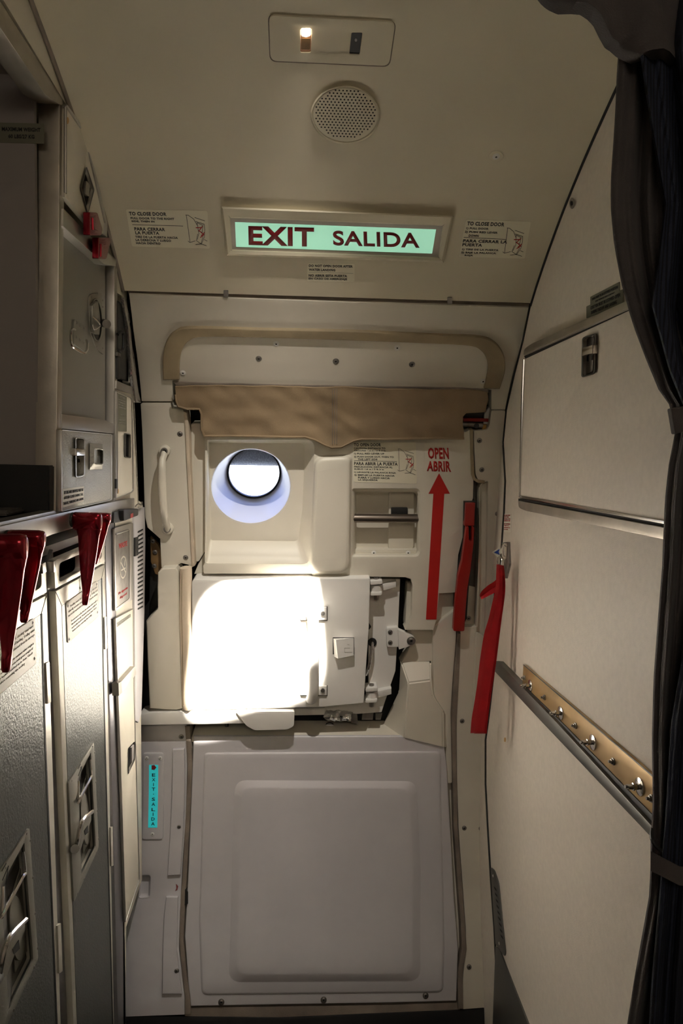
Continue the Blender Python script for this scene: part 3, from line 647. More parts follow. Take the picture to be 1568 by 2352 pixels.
# placards on the lining and the door
def plac_pic(S, t, quad, d, flip=False):
    ob('diagram', strokes(S, quad, [[(.0,.05),(.12,.05),(.35,.15),(.52,.35),(.58,.6),(.5,.8)],[(.03,.06),(.14,.9)],[(.05,.88),(.14,.92),(.40,.85)],[(.40,.10),(.85,.17)],[(.45,.22),(.82,.28),(.86,.45),(.84,.70),(.70,.95)],
        [(.50,.26),(.76,.32),(.74,.55),(.56,.52),(.50,.26)],[(.52,.62),(.46,.84),(.68,.93),(.78,.68)],[(.42,.97),(.70,.93),(.95,.98)],[(.84,.78),(.98,.82)]], .0009, d), 'ink', t, 0)
    ob('red_mark', strokes(S, quad, [[(.45,.42),(.68,.40)],[(.58,.50),(.82,.62),(.66,.72)],[(.62,.48),(.74,.36)],[(.70,.66),(.84,.55)]], .0017, d+.0002), 'redink', t, 0)
q1 = [(289,481),(476,484),(482,571),(303,566)]
p = placard('close_door_placard', Q, q1, .0, [('TO CLOSE DOOR', .03,.49,.06,.155),('PULL DOOR TO THE RIGHT', .04,.58,.20,.255),('SIDE, THEN IN', .045,.33,.285,.34),
   ('PARA CERRAR', .065,.45,.47,.56),('LA PUERTA', .07,.37,.575,.66),('TIRE DE LA PUERTA HACIA', .06,.60,.70,.76),('LA DERECHA Y LUEGO', .06,.51,.785,.845),('HACIA DENTRO', .06,.37,.87,.93)],
   'cream close-door placard with a small diagram, left of the exit sign', 'placard')
ob('rule', strokes(Q, q1, [[(.05,.40),(.68,.41)]], .001, .0008), 'ink', p, 0)
plac_pic(Q, p, [(426,490),(478,496),(476,566),(430,562)], .0009)
q2 = [(1070,504),(1219,509),(1205,594),(1053,590)]
p = placard('close_door_placard', Q, q2, .0, [('TO CLOSE DOOR', .03,.60,.05,.15),('1) PULL DOOR', .03,.37,.20,.265),('2) PUSH RED LEVER', .02,.52,.295,.36),('DOWN', .09,.24,.39,.45),
   ('PARA CERRAR LA', .02,.69,.52,.60),('PUERTA', .02,.32,.625,.705),('1) TIRE DE LA PUERTA', .03,.58,.765,.825),('2) BAJE LA PALANCA', .025,.55,.85,.91),('ROJA', .085,.21,.93,.985)],
   'cream close-door placard mentioning the red lever, right of the exit sign', 'placard')
ob('rule', strokes(Q, q2, [[(.02,.47),(.67,.49)]], .001, .0008), 'ink', p, 0)
plac_pic(Q, p, [(1165,520),(1212,526),(1200,590),(1150,586)], .0009)
q3 = [(706,605),(814,607),(814,648),(705,646)]
p = placard('water_landing_placard', Q, q3, .0, [('DO NOT OPEN DOOR AFTER', .03,.96,.06,.19),('WATER LANDING', .03,.59,.28,.41),('NO ABRIR ESTA PUERTA', .03,.84,.60,.73),('EN CASO DE AMERIZAJE', .03,.84,.79,.92)],
   'small cream water landing placard centred just under the exit sign', 'placard')
ob('rule', strokes(Q, q3, [[(.03,.5),(.97,.5)]], .0007, .0008), 'greyink', p, 0)
q4 = [(811,1016),(955,1016),(957,1111),(812,1107)]
p = placard('open_door_placard', Q, q4, .0, [('TO OPEN DOOR', .01,.44,.02,.10),('CAUTION: DISTANCE TO', .01,.51,.125,.17),('GROUND 1,6 m / 5 ft 3 in', .01,.51,.185,.23),('1) PULL RED LEVER UP', .01,.49,.26,.31),
   ('2) PUSH DOOR OUT, THEN TO', .01,.64,.34,.39),('THE LEFT SIDE', .07,.38,.40,.445),('PARA ABRIR LA PUERTA', .01,.70,.49,.57),('PRECAUCION: DISTANCIA AL', .01,.62,.59,.635),('SUELO 1,6 m / 5 ft 3 in', .01,.48,.65,.695),
   ('1) LEVANTE LA PALANCA ROJA', .01,.67,.73,.775),('2) EMPUJE LA PUERTA HACIA', .01,.65,.80,.85),('FUERA Y LUEGO HACIA', .07,.57,.86,.905),('LA IZQUIERDA', .07,.38,.92,.965)],
   'cream open-door instruction placard under the canvas flap, left of the words OPEN ABRIR', 'placard')
ob('rule', strokes(Q, q4, [[(.01,.46),(.69,.465)]], .001, .0008), 'ink', p, 0)
plac_pic(Q, p, [(914,1028),(956,1032),(956,1092),(910,1086)], .0009)
# ================================================================ GALLEY (left)
def Lp(P): return P
gal = thing('galley', 'grey metal galley framework along the left side with steel posts and rails', 'galley')
def lq(x, y, d=0): return L.inv(x, y, d)
yN = lq(131, 700)[0]-.004                       # inner face of the niche end wall
# upper closeout above the sloping beam
gc = ob('closeout_panel', plate(L, [(-70,-130),(100,-20),(150,130),(190,250),(218,360),(245,480),(270,580),(292,669),(290,700),(304,890),(309,930),(318,1150),(327,1155),(332,1200),(328,1400),(324,1640),(326,2020),(290,2129),(287,2400),(284,2400),(281,1900),(266,1400),
   (264,1180),(264,893),(306,906),(306,888),(297,878),(297,808),(284,682),(268,672),(268,605),(245,513),(196,303),(143,226)], -.003, -.02), 'cream', gal)
ob('post', plate(L, [(137,228),(148,243),(147,519),(145,700),(142,1000),(140,1178),(128,1181),(130,1000),(134,700),(136,450)], 0, -.036, bev=.0015), 'metal_warm', gal)
ob('beam', plate(L, [(-70,-110),(-70,-55),(0,62),(105,218),(137,240),(146,243),(143,226)], 0.001, -.036, bev=.0015), 'metal_warm', gal)
zn0 = lq(105, 222)[1]
ob('niche_end_panel', box(-1.16, -A-.034, yN, yN+.010, .95, HC+.66), 'mauve', gal)
# niche lining: roof, back, worktop
def quad3(P, th=(0, 0, .004)):
    bm = bmesh.new(); a = [bm.verts.new(p) for p in P]; b = [bm.verts.new(Vector(p)+Vector(th)) for p in P]; n = len(P)
    bm.faces.new(a); bm.faces.new(b)
    for i in range(n): bm.faces.new((a[i], a[(i+1) % n], b[(i+1) % n], b[i]))
    return bm
r1 = pt(L, 106, 216, -.036); r0 = pt(L, -70, -50, -.036)
ob('niche_roof', quad3([(r1.x, yN, r1.z), (r0.x, r0.y, r0.z), (-1.16, r0.y, r0.z+.02), (-1.16, yN, r1.z+.0)], (0, 0, .006)), 'mauve', gal)
ob('niche_back', box(-1.175, -1.162, .1, yN, .8, HC+.75), 'mauve', gal)
zc = lq(128, 1175)[1]
yT = lq(130, 1175)[0]
# mid beam, shelf beam, rail, second post
ob('slanted_beam', plate(L, rnd([(146,478),(206,541),(268,596),(266,612),(239,607),(145,520)], 1, 1), .004, -.03, bev=.002), 'metal', gal)
ob('post', plate(L, [(262,608),(269,601),(270,760),(267,1160),(261,1160),(263,760)], 0, -.026, bev=.001), 'metal', gal)
ob('post_return', plate(L, [(239,608),(262,608),(262,985),(240,968)], -.024, -.03), 'mauve', gal)
ob('shelf_beam', plate(L, [(142,951),(240,964),(263,974),(262,996),(142,985)], .001, -.03, bev=.0015), 'metal', gal)
rail = [(-90,1236),(0,1209),(130,1180),(262,1152),(309,1144),(309,1169),(262,1182),(254,1184),(191,1207),(121,1228),(60,1252),(-90,1310)]
ob('rail', plate(L, rail, .008, -.03, bev=.002), 'metal', gal)
for P in ([(108,1300),(122,1262),(129,1400),(134,1560),(143,1800),(151,2060),(184,2900),(162,2900),(140,2420),(128,2060),(118,1800),(112,1560)],
          [(242,1220),(262,1190),(266,1400),(271,1560),(276,1720),(281,1900),(287,2166),(291,2560),(277,2600),(266,2150),(260,1900),(250,1560),(246,1400)]):
    ob('bay_post', plate(L, P, -.003, -.40, bev=.002), 'post', gal)
ob('bay_liner', box(-.90, -.885, .55, 1.70, 0, zc-.06), 'bplastic', gal)
ob('bay_roof', box(-.90, -A-.01, .55, yT+.35, zc-.075, zc-.06), 'mauve', gal)
ob('outer_end', box(-.88, -A-.02, 1.665, 1.67, 0, zc+.0), 'mauve', gal)
# worktop slab
wt = thing('worktop', 'black galley worktop with a bright metal front edge beside the long red latches', 'worktop')
wz = zc-.002
ob('slab', box(-1.15, -A-.004, .35, yN-.004, wz-.03, wz-.001), 'bplastic', wt)
ob('edge_trim', plate(L, [(-90,1206),(0,1199),(129,1172),(129,1183),(0,1216),(-90,1238)], .004, -.02, bev=.002), 'metal', wt)
# black splash panel fixed to the niche end wall, with a tap
ap = thing('splash_panel', 'black splash panel with a tap on the end wall of the left niche', 'splash panel')
q = PlaneY(yN-.06); a0 = q.inv(97, 1070); 
ob('body', box(-1.10, a0[0], yN-.03, yN-.005, wz+.001, a0[1], .002), 'bplastic', ap)
q = PlaneY(yN-.03); a0 = q.inv(98, 1070); cu = q.inv(2, 1155); 
ob('tap', tube([Vector((cu[0]-.06, yN-.06, cu[1]+.005)), Vector((cu[0]+.006, yN-.06, cu[1]+.005))], .007, 12), 'chrome', ap)
ob('cup_rest', box(-.72, a0[0]-.03, yN-.10, yN-.035, wz+.001, wz+.010, .003), 'steel', ap)
# weight placard on the niche wall
Yn = PlaneY(yN)
placard('weight_placard', Yn, [(-14,281),(101,284),(101,330),(-14,327)], .0, [('MAXIMUM WEIGHT', .16,.93,.22,.42),('60 LBS/27 KG', .29,.81,.57,.77)],
   'olive maximum weight placard high on the niche wall at far left', 'placard', 'olive', 'ink', r=1)
# upper locker
lk = thing('upper_locker', 'cream slanted overhead locker with a diamond recess, above the red catches', 'locker')
ldo = rnd([(152,247),(195,309),(242,512),(241,540),(203,516),(149,452)], [2,6,4,4,2,2], 3)
dm = rnd([(199,383),(216,436),(202,491),(186,433)], 4, 3)
ob('door', plate(L, ldo, .006, -.003, holes=[dm], bev=.0015), 'cream', lk)
ob('edge_strip', plate(L, [(195,306),(198,303),(247,512),(246,545),(241,541),(242,512)], .009, -.002, bev=.001), 'metal', lk)
ob('top_strip', plate(L, [(152,243),(155,240),(199,303),(196,308)], .009, -.002, bev=.001), 'metal', lk)
hg = ob('hinge', tube([pt(L, 150, y, .006) for y in range(244, 452, 8)], .0028, 8), 'metal', lk)
dm = rnd([(199,383),(216,436),(202,491),(186,433)], 4, 3)
lt = ob('latch', loft(L, [(shr(dm, -1.5), .006), (shr(dm, -.5), .009), (shr(dm, 1.5), .0085), (shr(dm, 2.5), .000), (shr(dm, 3), -.001)], cap1=True), 'dark_metal', lk)
ob('latch_pocket', plate(L, shr(dm, 3.2), -.0005, -.002), 'bplastic', lt)
ob('latch_tongue', plate(L, rnd([(199,415),(207,425),(205,452),(196,446)], 2, 2), .010, .004, bev=.001), 'metal', lt)
ob('corner_sticker', plate(L, ell(155, 277, 3.5, 8, 14), .0066, .005), 'orange', lk)
# container behind the slanted beam
ct = thing('stowage_box', 'grey metal galley box with a round latch dial and a hanging bail handle', 'container')
ob('body', plate(L, [(144,519),(242,608),(242,967),(140,951)], -.016, -.40, bev=.002), 'silver2', ct)
dial = ell(222, 735, 14.5, 50, 36, -.05); dp = rnd([(204,675),(236,672),(238,815),(222,802),(207,760)], [10,8,2,14,8], 3)
ob('dial_plate', plate(L, dp, -.0145, -.018, bev=.0008), 'silver2', ct)
dl = ob('latch_dial', loft(L, [(dial, -.0142), (shr(dial, 1), -.011), (shr(dial, 3), -.0115), (shr(dial, 4), -.0138)], cap1=True), 'silver2', ct)
ob('dial_gap', loft(L, [(shr(dial, 4), -.0134), (shr(dial, 5), -.0132)], cap1=True), 'bplastic', dl)
ob('dial_wing', plate(L, rnd([(213,700),(226,690),(231,735),(229,770),(216,765)], 3, 3), -.007, -.014, bev=.002), 'silver2', dl)
ob('dial_handle', tube(smooth([pt(L, 212, 727, -.004), pt(L, 228, 742, .002), pt(L, 229, 750, .002), pt(L, 216, 757, -.003), pt(L, 212, 745, -.004)], 4), .0016, 6, flat=.8), 'chrome', dl)
ob('side_bumper', tube([pt(L, 238, 742, -.012), pt(L, 245, 744, .008)], .009, 16), 'steel', ct)
hp = ob('handle_plate', plate(L, rnd([(171,733),(196,750),(195,808),(170,790)], 3, 3), -.0125, -.017, bev=.001), 'silver2', ct)
for x, y in ((176,742),(183,748),(192,754),(175,775),(183,781),(192,786)): screw(L, x, y, ct, -.0125, .0028, True, 'rivet')
ob('bail_handle', tube(smooth([pt(L, 172, 757, -.008), pt(L, 164, 758, -.004), pt(L, 163, 780, .006), pt(L, 168, 797, .010), pt(L, 190, 810, .010), pt(L, 199, 806, .008), pt(L, 201, 790, .002), pt(L, 199, 782, -.006)], 5), .0026, 8), 'chrome', ct)
for x, y in ((210,682),(224,674),(236,690),(206,716),(205,768),(222,797),(236,800),(236,705)): screw(L, x, y, ct, -.0145, .0018, True, 'rivet')
# drawer with slide latch
dr = thing('drawer_unit', 'hammered silver drawer front with slide latch, below the metal box', 'drawer')
dro = rnd([(142,987),(257,998),(257,1148),(142,1175)], 3, 3)
lr = rnd([(174,1005),(194,1008),(194,1092),(175,1096)], 5, 4)
ob('front', plate(L, dro, .008, -.01, holes=[lr], bev=.001), 'silver', dr)
ob('edge_frame', plate(L, shr(dro, -1), .0095, .0, holes=[shr(dro, 1.2)], bev=.0008), 'metal', dr)
lr = rnd([(174,1005),(194,1008),(194,1092),(175,1096)], 5, 4)
la = ob('latch', loft(L, [(shr(lr, -2), .008), (shr(lr, -1), .0115), (shr(lr, .6), .0115), (shr(lr, 2.0), -.002), (shr(lr, 3), -.004)], cap1=True), 'metal', dr)
ob('slide', plate(L, rnd([(176,1030),(196,1032),(196,1046),(176,1047)], 1.5, 2), .016, .004, bev=.001), 'chrome', la)
ob('keyway', plate(L, rnd([(182,1054),(185,1054),(185,1062),(182,1062)], 1, 2), -.001, -.004), 'black', la)
fp0 = rnd([(205,1017),(236,1020),(236,1078),(205,1079)], 2, 3); fp1 = rnd([(217,1031),(236,1033),(236,1066),(217,1066)], 4, 3)
fpm = ob('finger_pull', loft(L, [(fp0, .008), (shr(fp0, 1), .0105), (shr(fp1, -1), .018), (fp1, .017), (shr(fp1, 2), .010)], cap1=True), 'silver', dr, 25)
placard('drawer_placard', L, [(144,1123),(193,1117),(192,1152),(144,1166)], .0082, [('DOORS AND DRAWERS MUST BE', .05,.95,.12,.30),('LATCHED CLOSED DURING TAXI,', .05,.95,.42,.60),('TAKEOFF, TURBULENCE AND LANDING', .03,.98,.72,.90)],
   'silver placard about latching doors, at the lower corner of the drawer', 'placard', 'stickerw', 'ink', r=1)
# ---- second column
nc = thing('kettle', 'dark glass jug with a black loop handle in the narrow upper niche', 'jug')
nich = rnd([(269,690),(284,702),(295,810),(294,876),(269,868)], 2, 2)
ob('niche_lining', loft(L, [(shr(nich, -1.5), -.0028), (nich, .001), (shr(nich, 1), -.004), (shr(nich, 1.5), -.0026)], cap1=True), 'bplastic', gal)
ob('body', plate(L, rnd([(270,815),(276,818),(277,872),(270,870)], 2, 2), .004, -.002, bev=.002), 'bplastic', nc)
ob('lid', plate(L, rnd([(270,808),(278,812),(278,820),(270,818)], 1, 2), .006, -.001, bev=.001), 'dark_metal', nc)
ob('loop_handle', tube(smooth([pt(L, 270, 768, .004), pt(L, 278, 762, .008), pt(L, 283, 768, .010), pt(L, 283, 798, .010), pt(L, 278, 806, .008), pt(L, 271, 804, .004)], 5), .0035, 8), 'bplastic', nc)
ob('header_strip', plate(L, rnd([(268,874),(304,889),(306,906),(267,893)], 1, 2), .003, -.01, bev=.001), 'metal', gal)
tl = thing('tall_locker', 'narrow cream locker door with a dark recessed latch, left of the door post', 'locker')
tlo = rnd([(269,899),(303,915),(306,1129),(268,1144)], [2,6,6,2], 3)
lr2 = rnd([(286,995),(300,998),(300,1052),(286,1050)], 3, 3)
ob('door', plate(L, tlo, .004, -.002, holes=[lr2], bev=.0012), 'cream', tl)
ob('edge_frame', plate(L, shr(tlo, -1.5), .0055, -.001, holes=[shr(tlo, .3)], bev=.0006), 'metal', tl)
lr2 = rnd([(286,995),(300,998),(300,1052),(286,1050)], 3, 3)
l2 = ob('latch', loft(L, [(shr(lr2, -1), .004), (lr2, .0065), (shr(lr2, 1.2), .006), (shr(lr2, 2), -.0015)], cap1=True), 'dark_metal', tl)
ob('latch_pocket', plate(L, shr(lr2, 2.2), -.001, -.0025), 'bplastic', l2)
ob('hinge', tube([pt(L, 269, y, .004) for y in range(905, 1142, 12)], .002, 6), 'metal', tl)
ob('corner_sticker', plate(L, ell(271, 1128, 2, 6, 12), .0046, .003), 'orange', tl)
ob('hinge_stop', plate(L, [(267,1100),(270,1100),(270,1122),(267,1122)], .007, .003), 'bplastic', tl)
placard('locker_placard', L, [(270,903),(291,912),(291,991),(270,990)], .0042, [('OXYGEN', .2,.8,.04,.09),('FIRST AID EQUIPMENT', .1,.9,.14,.18),('STOWAGE ONLY', .1,.9,.20,.24),('NOT FOR', .1,.6,.27,.31),('CATERING USE', .1,.85,.34,.38),('NOTE', .35,.7,.54,.58),('CHECK CONTENTS', .15,.85,.68,.72),('BEFORE FLIGHT', .15,.85,.76,.80)],
   'olive printed placard on the narrow cream locker door', 'placard', 'olive', 'greyink', r=1)
fh = thing('flap_handle', 'black pull handle with an orange-red patch above the waste flap', 'handle')
ob('grip', plate(L, rnd([(262,1176),(285,1171),(286,1196),(281,1198),(262,1202)], 2, 2), .012, -.002, bev=.003), 'bplastic', fh)
ob('bar', plate(L, rnd([(284,1170),(318,1168),(318,1184),(285,1197)], 3, 3), .022, .004, bev=.003), 'bplastic', fh)
ob('red_patch', plate(L, [(300,1181),(306,1178),(306,1188),(300,1190)], .0226, .02), 'redpaint', fh)
wf = thing('waste_flap', 'brushed metal waste flap with a no-smoking symbol, above the cream cupboard', 'waste flap')
wo = rnd([(263,1213),(306,1200),(306,1376),(265,1404)], 3, 3); wi = rnd([(265,1228),(298,1217),(298,1374),(267,1397)], 2, 2)
ob('frame', plate(L, wo, .003, -.002, holes=[wi], bev=.001), 'metal', wf)
ob('flap', plate(L, shr(wi, -.3), .0015, -.003, bev=.0008), 'steel', wf)
ob('hinge', tube([pt(L, 266+3.2*k, 1227-k*1.1, .004) for k in range(10)], .0022, 6), 'metal', wf)
wq = [(267,1240),(297,1230),(297,1372),(269,1393)]
ob('lettering', joinall(lettering(L, wq, [('WASTE', .18,.82,.07,.15)], .0018, .01)), 'redink', wf, 0, 'red word WASTE')
ob('lettering', joinall(lettering(L, wq, [('No cigarette', .12,.85,.80,.85),('disposal', .22,.78,.88,.93)], .0018, .01)), 'redink', wf, 0)
circ = [(.5+.26*math.cos(a*math.pi/12), .46+.165*math.sin(a*math.pi/12)) for a in range(25)]
ob('no_smoking_symbol', strokes(L, wq, [circ, [(.30,.36),(.70,.57)], [(.34,.49),(.66,.49)], [(.60,.44),(.64,.36)]], .0035, .0018), 'stickerw', wf, 0)
lc = thing('lower_cupboard', 'tall cream cupboard door with a metal bar handle, below the waste flap', 'cupboard')
lco = [(266,1421),(307,1398),(308,1560),(313,1728),(322,2022),(289,2118),(285,1980),(279,1800),(272,1600)]
lr3 = rnd([(295,1719),(309,1703),(309,1745),(295,1778)], 2, 2)
ob('door', plate(L, rnd(lco, 2, 2), .004, -.002, holes=[lr3], bev=.0012), 'cream', lc)
ob('edge_frame', plate(L, lco, .0055, -.001, holes=[shr(lco, 1.5)], bev=.0006), 'metal', lc)
ob('bar_handle', plate(L, rnd([(273,1573),(310,1530),(313,1545),(312,1550),(276,1596),(273,1594)], 1, 2), .016, .002, bev=.002), 'metal', lc)
ob('handle_end', plate(L, [(272,1570),(279,1564),(281,1590),(273,1598)], .0175, .002), 'dark_metal', lc)
lr3 = rnd([(295,1719),(309,1703),(309,1745),(295,1778)], 2, 2)
l3 = ob('latch', loft(L, [(shr(lr3, -1), .004), (lr3, .006), (shr(lr3, 1), .005), (shr(lr3, 1.5), -.0015)], cap1=True), 'bplastic', lc)
ob('latch_tongue', plate(L, [(303,1717),(308,1710),(308,1742),(303,1752)], .008, .004, bev=.0008), 'mauve', l3)
placard('cupboard_placard', L, [(268,1432),(300,1410),(300,1417),(268,1441)], .0042, [('POTABLE WATER SHUT OFF', .1,.9,.25,.75)], 'thin olive strip placard along the top of the lower cupboard', 'placard', 'olive', 'greyink', r=1)
# vent panel between the galley and the door frame
vp = thing('louvre_vent', 'vertical louvred vent between the waste flap and the door frame', 'vent')
ob('panel', plate(L, [(308,1170),(332,1165),(334,1240),(332,1400),(325,1640),(318,1660),(311,1655),(309,1400)], .002, -.003, bev=.001), 'lower', vp)
for k in range(19):
    y = 1219+k*9.8
    s = ob('slot', plate(L, rnd([(316.5,y+1.5),(328.5,y-5),(328.5,y-1),(316.5,y+5.5)], 1, 1), .0026, .0), 'black', vp)
ob('side_clip', plate(L, [(311,1235),(318,1233),(318,1275),(311,1278)], .005, .0, bev=.001), 'bplastic', vp)
ob('hook', tube(smooth([pt(L, 311, 1163, .004), pt(L, 318, 1157, .012), pt(L, 325, 1160, .008), pt(L, 326, 1153, .004)], 4), .0018, 6), 'steel', vp)
ft = thing('foil_tape', 'crinkled silvery tape running down the corner left of the door head', 'tape')
bm = plate(L, dense([(285,684),(292,690),(300,760),(318,900),(324,925),(312,925),(304,860),(296,770),(288,715)], 16), .006, -.002, bev=.001)
for v in bm.verts: v.co.x += noise.noise(v.co*60)*.003
ob('strip', bm, 'foil', ft)
# ---- trolleys
def make_trolley():
    t = thing('trolley', None, None)
    ob('body', plate(L, [(128,1350),(241,1288),(246,1560),(264,2540),(184,2850),(134,1560)], -.004, -.38, bev=.003), 'tframe', t)
    g = rnd([(124,1288),(240,1237),(241,1291),(127,1352)], [8,8,2,2], 3); s1 = rnd([(136,1293),(188,1271),(188,1309),(136,1338)], 8, 4); s2 = rnd([(203,1264),(234,1250),(234,1281),(205,1297)], 6, 4)
    ob('handle_bar', plate(L, g, .010, -.003, holes=[s1, s2], bev=.002), 'tframe', t)
    for s in (s1, s2):
        ob('handle_opening', loft(L, [(shr(s, -.5), .001), (s, .0015), (shr(s, 2), -.05)], cap1=True), 'bplastic', t)
    for P in ([(123,1290),(129,1287),(130,1312),(124,1315)],[(236,1239),(241,1236),(242,1254),(237,1257)]): ob('corner_cap', plate(L, rnd(P, 1, 2), .013, .002, bev=.001), 'metal', t)
    ipn = rnd([(178,1790),(209,1728),(220,1944),(187,2014)], 3, 3)
    d = ob('door', plate(L, [(128,1358),(241,1296),(247,1560),(266,2540),(190,2850),(172,2420),(135,1560)], .009, -.003, holes=[ipn], bev=.002), 'tframe', t)
    ip = [(142,1391),(233,1329),(237,1560),(260,2420),(196,2680),(180,2420),(149,1600)]
    ob('door_inset', plate(L, ip, .0096, .003, holes=[ipn]), 'tpanel', d)
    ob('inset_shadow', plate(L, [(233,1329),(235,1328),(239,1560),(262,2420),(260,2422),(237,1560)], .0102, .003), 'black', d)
    for P in ([(127,1357),(142,1391)],[(241,1295),(233,1329)]): ob('mitre', tube([pt(L, *P[0], .0092), pt(L, *P[1], .0092)], .0006, 4), 'greyink', d)
    for y0, y1, x0 in ((1418,1492,241),(1900,1990,255)): ob('hinge', plate(L, rnd([(x0-1,y0),(x0+4,y0-2),(x0+6,y1-2),(x0+1,y1)], 1, 2), .012, .0, bev=.001), 'tframe', t)
    pq = [(152,1385),(225,1333),(227,1415),(156,1478)]
    pl_ = ob('notice_plate', plate(L, rnd(pq, 5, 3), .0112, .0094, bev=.0005), 'stickerw', t)
    ob('lettering', lettering(L, pq, [('Trolley must be stowed during taxi and', .10,.95,.12,.19),('take-off, turbulent weather and landing. Trolley must', .05,.98,.22,.29),('not be left unattended when removed from its stowage.', .05,.98,.32,.39),
       ('Do not remove trolley from the container unless weight is', .12,.95,.50,.56),('distributed evenly. Maximum total gross weight of', .12,.93,.59,.65),('each trolley loaded is marked on its door. Check', .12,.92,.68,.74),('brakes before removing the trolley', .14,.75,.77,.83)], .0112, .0), 'faintink', pl_, 0)
    for x, y in ((156,1392),(222,1342),(224,1406),(159,1468)): screw(L, x, y, t, .0112, .0022, True, 'rivet')
    ob('index_mark', strokes(L, [(180,1325),(188,1325),(188,1360),(180,1360)], [[(.5,0),(.5,.8)],[(.2,1),(.5,.6),(.8,1)]], .0008, .0098), 'ink', t, 0)
    lp_ = [(158,1797),(216,1704),(227,1946),(170,2073)]; ipn = rnd([(178,1790),(209,1728),(220,1944),(187,2014)], 3, 3)
    lt_ = ob('latch_plate', plate(L, rnd(lp_, 5, 3), .0125, .0095, holes=[ipn], bev=.0008), 'silver2', t)
    ob('latch_pan', loft(L, [(ipn, .0124), (shr(ipn, 2.2), -.0030), (shr(ipn, 3), -.0035)], cap1=True), 'dark_metal', lt_, 25)
    ob('latch_well_floor', plate(L, [(186,1830),(205,1760),(214,1920),(192,1960)], -.001, -.003, bev=.001), 'silver2', lt_)
    for x, y in ((165,1793),(184,1762),(212,1714),(217,1728),(220,1796),(223,1862),(226,1926),(221,1958),(193,2018),(178,2052)): screw(L, x, y, t, .0125, .0018, True, 'rivet')
    ob('latch_disc', plate(L, ell(197, 1880, 10, 60, 28, -.06), .004, -.002, bev=.0015), 'silver2', lt_)
    ob('loop_handle', tube(smooth([pt(L, 179, 1794, .010), pt(L, 180, 1838, .016), pt(L, 182, 1838, .018), pt(L, 207, 1788, .018), pt(L, 210, 1780, .016), pt(L, 206, 1745, .010)], 5), .003, 8), 'chrome', lt_)
    ob('lever', tube(smooth([pt(L, 173, 1955, .012), pt(L, 178, 1930, .018), pt(L, 184, 1900, .020), pt(L, 193, 1880, .020), pt(L, 212, 1864, .020)], 5), .0042, 8), 'chrome', lt_)
    ob('lever_web', plate(L, [(175,1955),(185,1900),(196,1882),(210,1868),(210,1884),(196,1920),(186,1950)], .016, .012, bev=.001), 'silver2', lt_)
    ob('lever_pivot', tube([pt(L, 172, 1950, .010), pt(L, 172, 1950, .024)], .008, 12), 'dark_metal', lt_)
    ob('lock_mark', plate(L, [(194,1908),(202,1896),(203,1912),(196,1918)], .0168, .015), 'black', lt_)
    ob('dial_mark', strokes(L, [(176,1760),(190,1745),(190,1790),(178,1800)], [[(.2,.2),(.6,.1)],[(.2,.6),(.8,.3),(.5,.9)]], .002, .0126), 'ink', lt_, 0)
    return t
def copy_tree(o, parent=None):
    c = o.copy(); COL.objects.link(c)
    if parent: c.parent = parent
    for ch in list(o.children): copy_tree(ch, c)
    return c
tr1 = make_trolley(); tag(tr1, 'silver service trolley farther along, next to the waste unit', 'trolley', 'service trolleys under the galley counter')
tr2 = copy_tree(tr1); tr2['label'] = 'silver service trolley nearest the camera at far left'; tr2.location = (0, -.326, 0)
# ---- long red latches
def make_latch():
    t = thing('turn_latch', None, None)
    y0 = 0.0
    # local frame: x = out from rail, y along rail, z up; hub axis along x
    def ringpts(x, w, top, bot, n=16):                 # teardrop section in (y,z)
        P = []
        for k in range(n):
            a = 2*math.pi*k/n; P.append((w*math.cos(a), (top if math.sin(a) > 0 else bot)*math.sin(a)))
        return [Vector((x, p[0], p[1])) for p in P]
    bm = bmesh.new(); prev = None
    for x, w, tp, bt in ((.0,.009,.011,.020),(.003,.012,.014,.024),(.044,.012,.014,.026),(.050,.0105,.0125,.024),(.052,.007,.009,.019)):
        cur = [bm.verts.new(v) for v in ringpts(x, w, tp, bt)]
        if prev:
            for i in range(16): bm.faces.new((prev[i], prev[(i+1) % 16], cur[(i+1) % 16], cur[i]))
        else: bm.faces.new(cur)
        prev = cur
    bm.faces.new(prev); ob('hub', bm, 'redlatch', t, 50)
    bm = bmesh.new(); prev = None
    for z, xo, xi, w in ((-.004,.050,.006,.0095),(-.022,.051,.007,.0085),(-.034,.0485,.009,.0045),(-.06,.045,.010,.0035),(-.11,.037,.013,.0032),(-.150,.030,.0165,.003),(-.154,.0295,.0165,.006),(-.170,.0275,.0165,.0062),(-.174,.026,.018,.005)):
        cx, hx = (xo+xi)/2, (xo-xi)/2; cur = []
        for k in range(16):
            a = 2*math.pi*k/16; c, s = math.cos(a), math.sin(a)
            cur.append(bm.verts.new((cx+hx*math.copysign(abs(c)**.35, c), w*math.copysign(abs(s)**.5, s), z)))
        if prev:
            for i in range(16): bm.faces.new((prev[i], prev[(i+1) % 16], cur[(i+1) % 16], cur[i]))
        else: bm.faces.new(cur)
        prev = cur
    bm.faces.new(prev); ob('blade', bm, 'redlatch', t, 40)
    bm = bmesh.new(); bmesh.ops.create_cone(bm, cap_ends=True, segments=20, radius1=.015, radius2=.015, depth=.006, matrix=Matrix.Translation((-.001,0,-.002)) @ Matrix.Rotation(math.pi/2, 4, 'Y'))
    ob('washer', bm, 'bplastic', t)
    return t
latch0 = make_latch(); first = True
